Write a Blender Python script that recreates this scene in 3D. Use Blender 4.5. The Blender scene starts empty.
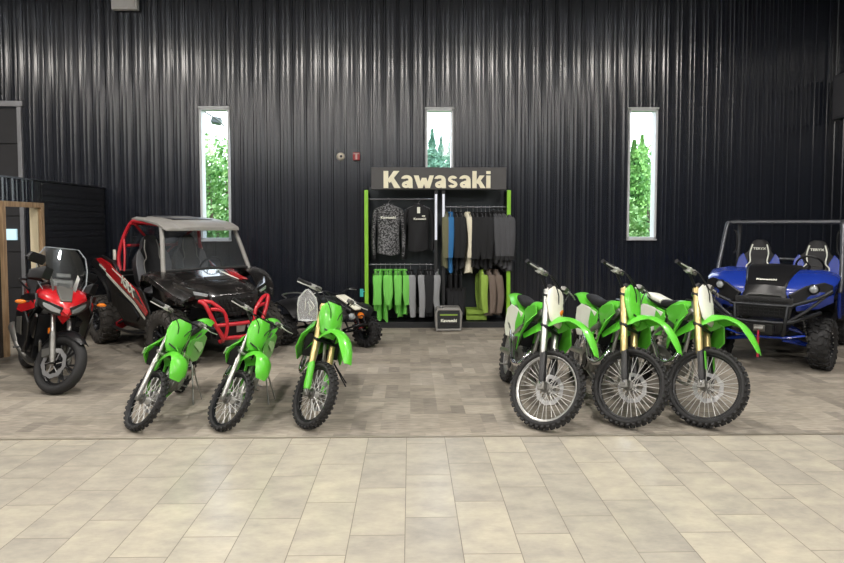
import bpy, bmesh, math, random
import numpy as np
from mathutils import Matrix, Vector
random.seed(7)
PI = math.pi
R_ = math.radians
SC = bpy.context.scene
COL = SC.collection
F_PX, CX, CY, CAM_H = 620.0, 422.0, 281.5, 1.72
PITCH, YAW = R_(2.9), R_(1.1)
SHIFT = 58.5 - F_PX*math.tan(PITCH)

def V(*a): return Vector(a)
def ray(px, py):
    """direction in the room of the line of sight through a pixel of the photograph"""
    v = Vector(((px-CX)/F_PX, (CY-py-SHIFT)/F_PX, -1.0))
    return Matrix.Rotation(-YAW, 3, 'Z') @ Matrix.Rotation(PI/2-PITCH, 3, 'X') @ v
def G(px, py, z=0.0):
    d = ray(px, py); t = (z-CAM_H)/d.z
    return Vector((0, 0, CAM_H)) + d*t
def D(px, py, Y):
    d = ray(px, py); t = Y/d.y
    return Vector((0, 0, CAM_H)) + d*t

# ------------------------------------------------------------------ mesh helpers
def smooth_path(pts, k=4, closed=False):
    P = [Vector(p) for p in pts]; n = len(P); out = []
    rng = range(n if closed else n-1)
    for i in rng:
        p0 = P[(i-1) % n] if (closed or i > 0) else P[i]
        p1 = P[i]; p2 = P[(i+1) % n]
        p3 = P[(i+2) % n] if (closed or i+2 < n) else p2
        for j in range(k):
            t = j/k
            out.append(0.5*((2*p1)+(p2-p0)*t+(2*p0-5*p1+4*p2-p3)*t*t+(3*p1-p0-3*p2+p3)*t**3))
    if not closed: out.append(P[-1])
    return out

class MB:
    def __init__(s, M=None):
        s.v = []; s.f = []; s.mi = []; s.M = M or Matrix.Identity(4); s.m = 0
    def add(s, vs, fs, M=None):
        b = len(s.v); T = s.M @ M if M is not None else s.M
        s.v += [T @ Vector(p) for p in vs]
        s.f += [[b+i for i in f] for f in fs]
        s.mi += [s.m]*len(fs)
        return s
    def box(s, c, sz, rot=None, taper=1.0):
        x, y, z = [a/2 for a in sz]; t = taper
        vs = [(-x,-y,-z),(x,-y,-z),(x,y,-z),(-x,y,-z),(-x*t,-y*t,z),(x*t,-y*t,z),(x*t,y*t,z),(-x*t,y*t,z)]
        M = Matrix.Translation(Vector(c))
        if rot is not None: M = M @ (rot if isinstance(rot, Matrix) else Matrix.Rotation(rot[0],4,'X')@Matrix.Rotation(rot[1],4,'Y')@Matrix.Rotation(rot[2],4,'Z'))
        return s.add(vs, [(3,2,1,0),(4,5,6,7),(0,1,5,4),(1,2,6,5),(2,3,7,6),(3,0,4,7)], M)
    def tube(s, pts, r, n=8, closed=False, sm=0, caps=True, flat=1.0):
        P = [Vector(p) for p in pts]
        if sm: 
            rr = r
            P2 = smooth_path(P, sm, closed)
            if isinstance(r, (list, tuple)):
                m = len(P2)-1; k = len(r)-1
                r = [r[min(int(i/m*k), k-1)]*(1-(i/m*k-min(int(i/m*k), k-1)))+r[min(int(i/m*k), k-1)+1]*(i/m*k-min(int(i/m*k), k-1)) for i in range(m+1)]
            P = P2
        N = len(P); vs = []; fs = []; up = None
        for i, p in enumerate(P):
            a = P[i-1] if (i > 0 or closed) else P[i]
            b = P[(i+1) % N] if (i < N-1 or closed) else P[i]
            t = (b-a)
            if t.length < 1e-9: t = Vector((0,0,1))
            t.normalize()
            if up is None:
                up = Vector((0,0,1)) if abs(t.z) < .9 else Vector((1,0,0))
            up = (up - t*up.dot(t)); 
            if up.length < 1e-6: up = t.orthogonal()
            up.normalize(); sd = t.cross(up)
            q = r[i] if isinstance(r, (list, tuple)) else r
            for j in range(n):
                a_ = 2*PI*j/n
                vs.append(p + sd*(q*math.cos(a_)) + up*(q*flat*math.sin(a_)))
        for i in range(N if closed else N-1):
            for j in range(n):
                i2 = (i+1) % N
                fs.append((i*n+j, i*n+(j+1) % n, i2*n+(j+1) % n, i2*n+j))
        if caps and not closed:
            fs.append(tuple(range(n))[::-1]); fs.append(tuple((N-1)*n+j for j in range(n)))
        return s.add(vs, fs)
    def lathe(s, prof, n=32, M=None, closed=False):
        """profile of (radius, along) turned about the local Y axis"""
        vs = []; fs = []; m = len(prof)
        for i in range(n):
            a = 2*PI*i/n
            for (r, y) in prof: vs.append((r*math.cos(a), y, r*math.sin(a)))
        for i in range(n):
            i2 = (i+1) % n
            for j in range(m if closed else m-1):
                j2 = (j+1) % m
                fs.append((i*m+j, i*m+j2, i2*m+j2, i2*m+j))
        if not closed:
            if prof[0][0] > 1e-6: fs.append(tuple(i*m for i in range(n)))
            if prof[-1][0] > 1e-6: fs.append(tuple(i*m+m-1 for i in range(n))[::-1])
        return s.add(vs, fs, M)
    def ball(s, c, r, n=12, m=8):
        rx, ry, rz = r if isinstance(r, (list, tuple)) else (r, r, r)
        vs = []; fs = []
        for i in range(m+1):
            th = PI*i/m
            for j in range(n):
                a = 2*PI*j/n
                vs.append((c[0]+rx*math.sin(th)*math.cos(a), c[1]+ry*math.sin(th)*math.sin(a), c[2]+rz*math.cos(th)))
        for i in range(m):
            for j in range(n):
                fs.append((i*n+j, (i+1)*n+j, (i+1)*n+(j+1) % n, i*n+(j+1) % n))
        return s.add(vs, fs)
    def loft(s, secs, caps=True, closed=True):
        n = len(secs[0]); vs = [p for q in secs for p in q]; fs = []
        for i in range(len(secs)-1):
            for j in range(n if closed else n-1):
                fs.append((i*n+j, i*n+(j+1) % n, (i+1)*n+(j+1) % n, (i+1)*n+j))
        if caps and closed:
            fs.append(tuple(range(n))[::-1]); fs.append(tuple((len(secs)-1)*n+j for j in range(n)))
        return s.add(vs, fs)
    def plate(s, pts, t, nrm=None):
        """outline in space given a thickness along its normal"""
        P = [Vector(p) for p in pts]; n = len(P)
        if nrm is None:
            nrm = Vector((0,0,0))
            for i in range(n):
                a, b = P[i], P[(i+1) % n]
                nrm += Vector(((a.y-b.y)*(a.z+b.z), (a.z-b.z)*(a.x+b.x), (a.x-b.x)*(a.y+b.y)))
        nrm = Vector(nrm).normalized()*(t/2)
        vs = [p+nrm for p in P]+[p-nrm for p in P]
        fs = [tuple(range(n)), tuple(range(2*n-1, n-1, -1))]+[(i, n+i, n+(i+1) % n, (i+1) % n) for i in range(n)]
        return s.add(vs, fs)
    def strip(s, path, width, drop=0.02, thick=0.006, seg=6, k=4, up=(0,0,1)):
        """curved blade (mudguard): path of points, half-width per point, edges dropped"""
        P = smooth_path(path, k); N = len(P); m = len(width)-1; secs = []
        for i, p in enumerate(P):
            t = (P[min(i+1, N-1)]-P[max(i-1, 0)]).normalized()
            sd = Vector((0,1,0)); nn = t.cross(sd); 
            if nn.z < 0: nn = -nn
            u = i/(N-1)*m; a = min(int(u), m-1); w = width[a]*(1-u+a)+width[a+1]*(u-a)
            dr = drop if not isinstance(drop, (list, tuple)) else drop[a]*(1-u+a)+drop[a+1]*(u-a)
            top = []; bot = []
            for j in range(seg+1):
                q = -1+2*j/seg
                o = sd*(q*w) - nn*(dr*abs(q)**2.2)
                top.append(p+o+nn*thick/2); bot.append(p+o-nn*thick/2)
            secs.append(top+bot[::-1])
        return s.loft(secs)
    def text(s, txt, size, depth, M, offset=0.0, align='CENTER', sx=1.0):
        c = bpy.data.curves.new('t', 'FONT'); c.body = txt; c.size = size; c.extrude = depth/2; c.offset = offset
        c.align_x = align; c.align_y = 'CENTER'; c.resolution_u = 3
        o = bpy.data.objects.new('t', c); COL.objects.link(o)
        me = o.to_mesh() if False else bpy.data.meshes.new_from_object(o.evaluated_get(bpy.context.evaluated_depsgraph_get()))
        vs = [(v.co.x*sx, v.co.y, v.co.z) for v in me.vertices]; fs = [tuple(p.vertices) for p in me.polygons]
        bpy.data.objects.remove(o); bpy.data.curves.remove(c); bpy.data.meshes.remove(me)
        return s.add(vs, fs, M)
    def build(s, name, mats, parent=None, bevel=0, sub=0, angle=40, flat=False):
        me = bpy.data.meshes.new(name); me.from_pydata([tuple(p) for p in s.v], [], s.f)
        if not isinstance(mats, (list, tuple)): mats = [mats]
        for m in mats: me.materials.append(m)
        if len(mats) > 1: me.polygons.foreach_set('material_index', s.mi)
        bm = bmesh.new(); bm.from_mesh(me)
        bmesh.ops.remove_doubles(bm, verts=bm.verts, dist=1e-5)
        bmesh.ops.recalc_face_normals(bm, faces=bm.faces); bm.to_mesh(me); bm.free()
        if not flat:
            me.shade_smooth(); me.set_sharp_from_angle(angle=R_(angle))
        o = bpy.data.objects.new(name, me); COL.objects.link(o)
        if parent: o.parent = parent
        if bevel:
            b = o.modifiers.new('b', 'BEVEL'); b.width = bevel; b.segments = 2; b.limit_method = 'ANGLE'; b.angle_limit = R_(35)
        if sub:
            b = o.modifiers.new('s', 'SUBSURF'); b.levels = sub; b.render_levels = sub
        return o

def tag(o, label=None, cat=None, group=None, kind=None):
    if label: o['label'] = label
    if cat: o['category'] = cat
    if group: o['group'] = group
    if kind: o['kind'] = kind
    return o
def empty(name, loc=(0,0,0), rz=0, parent=None):
    o = bpy.data.objects.new(name, None); COL.objects.link(o); o.location = loc; o.rotation_euler = (0,0,rz)
    o.empty_display_size = .1
    if parent: o.parent = parent
    return o
def struct(name, mb, m, **k):
    o = mb.build(name, m, **k); o['kind'] = 'structure'; return o
def copy_tree(o, parent=None):
    c = o.copy(); COL.objects.link(c); c.parent = parent
    for ch in list(o.children): copy_tree(ch, c)
    return c

# ------------------------------------------------------------------ materials
def lin(h):
    if isinstance(h, str):
        h = [int(h[i:i+2], 16)/255 for i in (0, 2, 4)]
    return [c/12.92 if c <= .04045 else ((c+.055)/1.055)**2.4 for c in h]+[1]
MATS = {}
def mat(name, col, rough=.5, metal=0, coat=0, bump=0, bscale=200, var=0, vscale=6, alpha=1, emit=0, spec=.5):
    if name in MATS: return MATS[name]
    m = bpy.data.materials.new(name); m.use_nodes = True; nt = m.node_tree; b = nt.nodes['Principled BSDF']
    c = lin(col)
    b.inputs['Base Color'].default_value = c; b.inputs['Roughness'].default_value = rough
    b.inputs['Metallic'].default_value = metal; b.inputs['Coat Weight'].default_value = coat
    b.inputs['Coat Roughness'].default_value = .06; b.inputs['Specular IOR Level'].default_value = spec
    tc = nt.nodes.new('ShaderNodeTexCoord')
    if var or not bump:
        n = nt.nodes.new('ShaderNodeTexNoise'); n.inputs['Scale'].default_value = vscale; n.inputs['Detail'].default_value = 4
        nt.links.new(tc.outputs['Object'], n.inputs['Vector'])
        r = nt.nodes.new('ShaderNodeValToRGB'); v = var or .06
        r.color_ramp.elements[0].position = .3; r.color_ramp.elements[1].position = .7
        r.color_ramp.elements[0].color = [x*(1-v) for x in c[:3]]+[1]; r.color_ramp.elements[1].color = [min(1, x*(1+v)) for x in c[:3]]+[1]
        nt.links.new(n.outputs['Fac'], r.inputs['Fac']); nt.links.new(r.outputs['Color'], b.inputs['Base Color'])
    if bump:
        n = nt.nodes.new('ShaderNodeTexNoise'); n.inputs['Scale'].default_value = bscale; n.inputs['Detail'].default_value = 3
        nt.links.new(tc.outputs['Object'], n.inputs['Vector'])
        bp = nt.nodes.new('ShaderNodeBump'); bp.inputs['Strength'].default_value = bump; bp.inputs['Distance'].default_value = .01
        nt.links.new(n.outputs['Fac'], bp.inputs['Height']); nt.links.new(bp.outputs['Normal'], b.inputs['Normal'])
    if emit:
        b.inputs['Emission Color'].default_value = c; b.inputs['Emission Strength'].default_value = emit
    MATS[name] = m
    return m
def clear_mat(name, tint, opac=.12, rough=.03, gloss=True, fres=.4):
    if name in MATS: return MATS[name]
    m = bpy.data.materials.new(name); m.use_nodes = True; nt = m.node_tree; nt.nodes.clear()
    o = nt.nodes.new('ShaderNodeOutputMaterial'); t = nt.nodes.new('ShaderNodeBsdfTransparent'); g = nt.nodes.new('ShaderNodeBsdfGlossy' if gloss else 'ShaderNodeBsdfPrincipled')
    g.inputs['Color' if gloss else 'Base Color'].default_value = lin(tint) if not gloss else (1, 1, 1, 1); g.inputs['Roughness'].default_value = rough
    t.inputs['Color'].default_value = [1-(1-x)*.4 for x in lin(tint)[:3]]+[1]
    lw = nt.nodes.new('ShaderNodeLayerWeight'); lw.inputs['Blend'].default_value = .35
    ma = nt.nodes.new('ShaderNodeMath'); ma.operation = 'MULTIPLY_ADD'; ma.inputs[1].default_value = fres; ma.inputs[2].default_value = opac; ma.use_clamp = True
    mx = nt.nodes.new('ShaderNodeMixShader')
    nt.links.new(lw.outputs['Fresnel'], ma.inputs[0]); nt.links.new(ma.outputs[0], mx.inputs[0])
    nt.links.new(t.outputs[0], mx.inputs[1]); nt.links.new(g.outputs[0], mx.inputs[2]); nt.links.new(mx.outputs[0], o.inputs[0])
    MATS[name] = m
    return m

green = mat('lime_plastic', '60C638', .32, coat=.3)
lime = mat('lime_paint', '8CC83A', .4)
lgreen = mat('lime_cloth', '74C858', .85, bump=.3, bscale=60)
rubber = mat('tyre_rubber', '272728', .75, bump=.25, bscale=90)
black = mat('black_plastic', '151517', .38, bump=.05, bscale=300)
blackg = mat('gloss_black', '1D1B1B', .28, coat=.5, var=.5, vscale=14)
dark = mat('charcoal_metal', '222428', .4, metal=.6)
alu = mat('aluminium', 'B9B9B6', .33, metal=.9)
alud = mat('cast_alloy', '83827E', .45, metal=.8)
chrome = mat('chrome', 'E6E6E8', .12, metal=1)
spoke_m = mat('spoke_steel', 'D0D0CE', .4, metal=.35)
disc_m = mat('disc_steel', 'B9B9BA', .3, metal=.7)
gold = mat('gold_fork', 'D3BC85', .3, metal=.7)
whitep = mat('white_plastic', 'E6E8DC', .35)
cream = mat('cream_plastic', 'E3E2D2', .4)
red = mat('red_paint', 'C31A22', .25, coat=.7)
redt = mat('red_frame', 'C22732', .35, coat=.2)
blue = mat('blue_paint', '1C3796', .25, coat=.6)
graym = mat('roof_grey', '8C8A86', .5)
seatv = mat('seat_vinyl', '1A1A1D', .6, bump=.15, bscale=250)
lampg = mat('lens', 'B4B9BD', .1, metal=.4, coat=1)
orange = mat('amber_lens', 'E07A22', .2, coat=.6)
fr_steel = mat('galvanised', '9C9C9A', .4, metal=.8)
# ------------------------------------------------------------------ the room
WALL_Y = 10.7; LEFT_X = -5.2; RIGHT_X = D(827, 200, WALL_Y).x
ROOM_L, ROOM_B, CEIL = -12.0, -9.0, 6.6

def nodes_mat(name):
    m = bpy.data.materials.new(name); m.use_nodes = True; nt = m.node_tree
    return m, nt, nt.nodes['Principled BSDF'], nt.nodes.new('ShaderNodeTexCoord')
def N(nt, t, **k):
    n = nt.nodes.new(t)
    for a, b in k.items():
        if a in n.inputs: n.inputs[a].default_value = b
        else: setattr(n, a, b)
    return n

def metal_wall_mat():
    m, nt, b, tc = nodes_mat('ribbed_black_steel')
    n = N(nt, 'ShaderNodeTexNoise', Scale=1.3, Detail=5.0); nt.links.new(tc.outputs['Object'], n.inputs['Vector'])
    r = N(nt, 'ShaderNodeValToRGB'); r.color_ramp.elements[0].color = lin('191C24'); r.color_ramp.elements[1].color = lin('21252E')
    nt.links.new(n.outputs['Fac'], r.inputs['Fac']); nt.links.new(r.outputs[0], b.inputs['Base Color'])
    b.inputs['Roughness'].default_value = .21; b.inputs['Metallic'].default_value = .0; b.inputs['Specular IOR Level'].default_value = .7
    # slight vertical waviness of the sheet, as rolled steel has
    mp = N(nt, 'ShaderNodeMapping'); mp.inputs['Scale'].default_value = (7, 7, .3)
    n2 = N(nt, 'ShaderNodeTexNoise', Scale=1.0, Detail=2.0)
    bp = N(nt, 'ShaderNodeBump', Strength=.3, Distance=.02)
    nt.links.new(tc.outputs['Object'], mp.inputs[0]); nt.links.new(mp.outputs[0], n2.inputs['Vector'])
    nt.links.new(n2.outputs['Fac'], bp.inputs['Height']); nt.links.new(bp.outputs[0], b.inputs['Normal'])
    return m
wallm = metal_wall_mat()

def tile_mat():
    m, nt, b, tc = nodes_mat('stone_look_tile')
    # every row of tiles is laid a third of a tile on from its neighbour
    sep = N(nt, 'ShaderNodeSeparateXYZ'); nt.links.new(tc.outputs['Object'], sep.inputs[0])
    dv = N(nt, 'ShaderNodeMath', operation='DIVIDE'); dv.inputs[1].default_value = .305; nt.links.new(sep.outputs[0], dv.inputs[0])
    flr = N(nt, 'ShaderNodeMath', operation='FLOOR'); nt.links.new(dv.outputs[0], flr.inputs[0])
    mad = N(nt, 'ShaderNodeMath', operation='MULTIPLY_ADD'); mad.inputs[1].default_value = -.61/3; nt.links.new(flr.outputs[0], mad.inputs[0]); nt.links.new(sep.outputs[1], mad.inputs[2])
    mp = N(nt, 'ShaderNodeCombineXYZ'); nt.links.new(mad.outputs[0], mp.inputs[0]); nt.links.new(sep.outputs[0], mp.inputs[1])
    br = N(nt, 'ShaderNodeTexBrick', Scale=1.0); br.offset = 0; br.offset_frequency = 1
    br.inputs['Brick Width'].default_value = .61; br.inputs['Row Height'].default_value = .305
    br.inputs['Mortar Size'].default_value = .0026; br.inputs['Mortar Smooth'].default_value = .2; br.inputs['Bias'].default_value = 0
    br.inputs['Color1'].default_value = lin('AEAAA0'); br.inputs['Color2'].default_value = lin('BDB8AA'); br.inputs['Mortar'].default_value = lin('8A857C')
    nt.links.new(mp.outputs[0], br.inputs['Vector'])
    # cloudy staining, drawn out a little along the tile
    m2 = N(nt, 'ShaderNodeMapping'); m2.inputs['Scale'].default_value = (3.0, 4.6, 1)
    n = N(nt, 'ShaderNodeTexNoise', Scale=1.25, Detail=7.0, Roughness=.68); nt.links.new(tc.outputs['Object'], m2.inputs[0]); nt.links.new(m2.outputs[0], n.inputs['Vector'])
    rp = N(nt, 'ShaderNodeValToRGB'); rp.color_ramp.elements[0].position = .32; rp.color_ramp.elements[1].position = .68
    rp.color_ramp.elements[0].color = (.66, .66, .68, 1); rp.color_ramp.elements[1].color = (1.12, 1.09, 1.01, 1)
    nt.links.new(n.outputs['Fac'], rp.inputs['Fac'])
    # each tile takes the cloud at its own offset, so the veins break at the joints
    add = N(nt, 'ShaderNodeVectorMath', operation='ADD'); sc = N(nt, 'ShaderNodeVectorMath', operation='SCALE'); sc.inputs['Scale'].default_value = 90
    nt.links.new(br.outputs['Color'], sc.inputs[0]); nt.links.new(m2.outputs[0], add.inputs[0]); nt.links.new(sc.outputs[0], add.inputs[1]); nt.links.new(add.outputs[0], n.inputs['Vector'])
    mx = N(nt, 'ShaderNodeMix', data_type='RGBA', blend_type='MULTIPLY'); mx.inputs[0].default_value = .7
    nt.links.new(br.outputs['Color'], mx.inputs[6]); nt.links.new(rp.outputs[0], mx.inputs[7])
    m3 = N(nt, 'ShaderNodeMapping'); m3.inputs['Scale'].default_value = (9, 60, 1)
    n3 = N(nt, 'ShaderNodeTexNoise', Scale=2.0, Detail=3.0); nt.links.new(tc.outputs['Object'], m3.inputs[0]); nt.links.new(m3.outputs[0], n3.inputs['Vector'])
    r3 = N(nt, 'ShaderNodeValToRGB'); r3.color_ramp.elements[0].color = (.86, .86, .87, 1); r3.color_ramp.elements[1].color = (1.06, 1.05, 1.03, 1)
    nt.links.new(n3.outputs['Fac'], r3.inputs['Fac'])
    mx2 = N(nt, 'ShaderNodeMix', data_type='RGBA', blend_type='MULTIPLY'); mx2.inputs[0].default_value = .7
    nt.links.new(mx.outputs[2], mx2.inputs[6]); nt.links.new(r3.outputs[0], mx2.inputs[7])
    nt.links.new(mx2.outputs[2], b.inputs['Base Color'])
    b.inputs['Roughness'].default_value = .26; b.inputs['Specular IOR Level'].default_value = .6
    bp = N(nt, 'ShaderNodeBump', Strength=.35, Distance=.002); inv = N(nt, 'ShaderNodeMath', operation='SUBTRACT'); inv.inputs[0].default_value = 1
    nt.links.new(br.outputs['Fac'], inv.inputs[1]); nt.links.new(inv.outputs[0], bp.inputs['Height']); nt.links.new(bp.outputs[0], b.inputs['Normal'])
    return m
def carpet_mat():
    m, nt, b, tc = nodes_mat('carpet_plank')
    def bricks(w, h, off, c1, c2, rot=0):
        q = N(nt, 'ShaderNodeTexBrick', Scale=1.0); q.offset = off; q.inputs['Brick Width'].default_value = w; q.inputs['Row Height'].default_value = h; q.inputs['Mortar Size'].default_value = 0
        q.inputs['Color1'].default_value = c1; q.inputs['Color2'].default_value = c2
        m0 = N(nt, 'ShaderNodeMapping'); m0.inputs['Rotation'].default_value = (0, 0, rot); nt.links.new(tc.outputs['Object'], m0.inputs[0]); nt.links.new(m0.outputs[0], q.inputs['Vector'])
        return q
    def mul(a, b, f):
        m_ = N(nt, 'ShaderNodeMix', data_type='RGBA', blend_type='MULTIPLY'); m_.inputs[0].default_value = f
        nt.links.new(a, m_.inputs[6]); nt.links.new(b, m_.inputs[7]); return m_.outputs[2]
    base = bricks(.5, .5, .5, lin('8E877C'), lin('A39C90'))
    across = bricks(.5, .125, .5, (.74, .74, .75, 1), (1.16, 1.15, 1.13, 1))
    along = bricks(.25, .125, .3, (.72, .72, .74, 1), (1.16, 1.15, 1.14, 1), PI/2)
    chk = N(nt, 'ShaderNodeTexChecker', Scale=2.0); nt.links.new(tc.outputs['Object'], chk.inputs['Vector'])
    sw = N(nt, 'ShaderNodeMix', data_type='RGBA'); nt.links.new(chk.outputs['Fac'], sw.inputs[0]); nt.links.new(across.outputs[0], sw.inputs[6]); nt.links.new(along.outputs[0], sw.inputs[7])
    class mx: outputs = [None, None, mul(base.outputs[0], sw.outputs[2], .8)]
    mp = N(nt, 'ShaderNodeMapping'); mp.inputs['Scale'].default_value = (9, 40, 1)
    n = N(nt, 'ShaderNodeTexNoise', Scale=1.0, Detail=4.0); nt.links.new(tc.outputs['Object'], mp.inputs[0]); nt.links.new(mp.outputs[0], n.inputs['Vector'])
    r = N(nt, 'ShaderNodeValToRGB'); r.color_ramp.elements[0].position = .3; r.color_ramp.elements[1].position = .7
    r.color_ramp.elements[0].color = (.7, .7, .7, 1); r.color_ramp.elements[1].color = (1.2, 1.2, 1.2, 1)
    nt.links.new(n.outputs['Fac'], r.inputs['Fac'])
    mx2 = N(nt, 'ShaderNodeMix', data_type='RGBA', blend_type='MULTIPLY'); mx2.inputs[0].default_value = .8
    nt.links.new(mx.outputs[2], mx2.inputs[6]); nt.links.new(r.outputs[0], mx2.inputs[7]); nt.links.new(mx2.outputs[2], b.inputs['Base Color'])
    b.inputs['Roughness'].default_value = .9; b.inputs['Specular IOR Level'].default_value = .15
    n2 = N(nt, 'ShaderNodeTexNoise', Scale=350.0, Detail=2.0); bp = N(nt, 'ShaderNodeBump', Strength=.4, Distance=.004)
    nt.links.new(tc.outputs['Object'], n2.inputs['Vector']); nt.links.new(n2.outputs['Fac'], bp.inputs['Height']); nt.links.new(bp.outputs[0], b.inputs['Normal'])
    return m
def wood_mat(name, c1, c2):
    m, nt, b, tc = nodes_mat(name)
    mp = N(nt, 'ShaderNodeMapping'); mp.inputs['Scale'].default_value = (14, 14, 1.2); n = N(nt, 'ShaderNodeTexNoise', Scale=2.0, Detail=5.0)
    r = N(nt, 'ShaderNodeValToRGB'); r.color_ramp.elements[0].position = .3; r.color_ramp.elements[1].position = .7
    r.color_ramp.elements[0].color = lin(c1); r.color_ramp.elements[1].color = lin(c2)
    nt.links.new(tc.outputs['Object'], mp.inputs[0]); nt.links.new(mp.outputs[0], n.inputs['Vector']); nt.links.new(n.outputs['Fac'], r.inputs[0]); nt.links.new(r.outputs[0], b.inputs['Base Color'])
    b.inputs['Roughness'].default_value = .55
    return m
wood = wood_mat('rustic_oak', '96795A', 'C6A884')

CARPET_Y0 = G(422, 437).y
# joints: one at px 406, y 437
jx = G(406.6, 437).x; jy = G(425, 475).y
t = MB(); t.box(((ROOM_L+RIGHT_X)/2-jx, (ROOM_B+CARPET_Y0)/2-jy, -.05), (RIGHT_X-ROOM_L+.4, CARPET_Y0-ROOM_B, .1))
fl = struct('floor', t, tile_mat(), flat=True); fl.location = (jx, jy, 0); fl['label'] = 'pale stone-look floor tiles'
t = MB(); t.box(((ROOM_L+RIGHT_X)/2, (WALL_Y+CARPET_Y0)/2+.1, -.046), (RIGHT_X-ROOM_L+.4, WALL_Y-CARPET_Y0+.2, .1))
ca = struct('floor_carpet', t, carpet_mat(), flat=True); ca['label'] = 'brown-grey carpet planks'
t = MB(); t.box(((ROOM_L+RIGHT_X)/2, CARPET_Y0, .004), (RIGHT_X-ROOM_L, .024, .004)); struct('trim_1', t, mat('edge_strip', 'A9A294', .35, metal=.5))

# ---- ribbed sheet walls
RIB = .225
def ribbed(axis_pts_min, axis_pts_max, phase, z0, z1, holes=(), pitch=RIB, depth=.014):
    """profile (u, out) of the sheet, cut around the openings; returns quads (u, out, z)"""
    prof = []
    u = phase - math.ceil((phase-axis_pts_min)/pitch)*pitch
    while u < axis_pts_max+pitch:
        prof += [(u-.022, 0), (u-.012, depth), (u+.012, depth), (u+.022, 0)]
        for q in (.075, .14):
            prof += [(u+q-.012, 0), (u+q, depth*.2), (u+q+.012, 0)]
        u += pitch
    def out(x):
        for (a, b) in zip(prof, prof[1:]):
            if a[0] <= x <= b[0] and b[0] > a[0]: return a[1]+(b[1]-a[1])*(x-a[0])/(b[0]-a[0])
        return 0
    xs = sorted(set([p[0] for p in prof if axis_pts_min < p[0] < axis_pts_max]+[axis_pts_min, axis_pts_max]+[e for h in holes for e in h[:2]]))
    q = []
    for a, b in zip(xs, xs[1:]):
        if b-a < 1e-5: continue
        m = (a+b)/2; zs = [(z0, z1)]
        for h in holes:
            if h[0] < m < h[1]: zs = [(z0, h[2]), (h[3], z1)]
        for (c, d) in zs: q.append(((a, out(a)), (b, out(b)), c, d))
    return q
WINS = []
for (pl, pr, pt, pb) in ((200.5, 230.5, 108, 240), (425.5, 453, 109, 240), (627.5, 656.5, 109, 239)):
    a, b = D(pl, 170, WALL_Y), D(pr, 170, WALL_Y)
    WINS.append((a.x, b.x, D((pl+pr)/2, pb, WALL_Y).z, D((pl+pr)/2, pt, WALL_Y).z))
GD = (D(-60, 140, WALL_Y).x, D(19, 140, WALL_Y).x, 0.0, D(19, 107, WALL_Y).z)     # roller door beyond the partition
t = MB()
for (a, b, c, d) in ribbed(ROOM_L, RIGHT_X, D(813.5, 150, WALL_Y).x, 0, CEIL, WINS+[GD]):
    t.add([(a[0], WALL_Y-a[1], c), (b[0], WALL_Y-b[1], c), (b[0], WALL_Y-b[1], d), (a[0], WALL_Y-a[1], d)], [(0,1,2,3)])
w = struct('wall_back', t, wallm, angle=25)
t = MB()
for (a, b, c, d) in ribbed(ROOM_B, WALL_Y, 0, 0, CEIL):
    t.add([(RIGHT_X-a[1], a[0], c), (RIGHT_X-b[1], b[0], c), (RIGHT_X-b[1], b[0], d), (RIGHT_X-a[1], a[0], d)], [(0,1,2,3)])
struct('wall_right', t, wallm, angle=25)
t = MB(); t.box((ROOM_L-.05, (ROOM_B+WALL_Y)/2, CEIL/2), (.1, WALL_Y-ROOM_B, CEIL)); struct('wall_left', t, mat('far_wall', '3A3B40', .6), flat=True)
t = MB()
# unseen wall behind the viewer; high open bays added for fill and wall reflections
fx = [ROOM_L+i*(RIGHT_X-ROOM_L)/6 for i in range(7)]
for i in range(7): t.box((fx[i], ROOM_B-.05, CEIL/2), (1.5, .12, CEIL))
t.box(((ROOM_L+RIGHT_X)/2, ROOM_B-.05, CEIL-.3), (RIGHT_X-ROOM_L, .12, .6)); t.box(((ROOM_L+RIGHT_X)/2, ROOM_B-.05, 2.5), (RIGHT_X-ROOM_L, .12, 5.0))
struct('wall_front', t, mat('front_wall', '8A8B8E', .7), flat=True)
t = MB(); t.box(((ROOM_L+RIGHT_X)/2, (ROOM_B+WALL_Y)/2, CEIL+.05), (RIGHT_X-ROOM_L+.4, WALL_Y-ROOM_B+.4, .1)); struct('ceiling', t, mat('ceiling_deck', 'A4A5A8', .8), flat=True)
# ---- windows
glass = clear_mat('window_glass', 'F4F8F8', .02)
fram = mat('window_frame_white', 'D3D6DA', .35)
for i, (a, b, c, d) in enumerate(WINS):
    t = MB(); y0, y1 = WALL_Y-.03, WALL_Y+.16; w_ = .035
    t.box((a+w_/2, (y0+y1)/2, (c+d)/2), (w_, y1-y0, d-c)); t.box((b-w_/2, (y0+y1)/2, (c+d)/2), (w_, y1-y0, d-c))
    t.box(((a+b)/2, (y0+y1)/2, d-w_/2), (b-a, y1-y0, w_)); t.box(((a+b)/2, (y0+y1)/2, c+w_/2), (b-a, y1-y0, w_))
    t.box(((a+b)/2, y0-.008, d+.008), (b-a+.02, .025, .025)); t.box(((a+b)/2, y0-.008, c-.01), (b-a+.02, .03, .025))
    f = struct('window_%d' % (i+1), t, fram, bevel=.004)
    t = MB(); t.box(((a+b)/2, y1-.03, (c+d)/2), (b-a-.06, .006, d-c-.06)); p = t.build('glass_pane', glass, f, flat=True)
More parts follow.
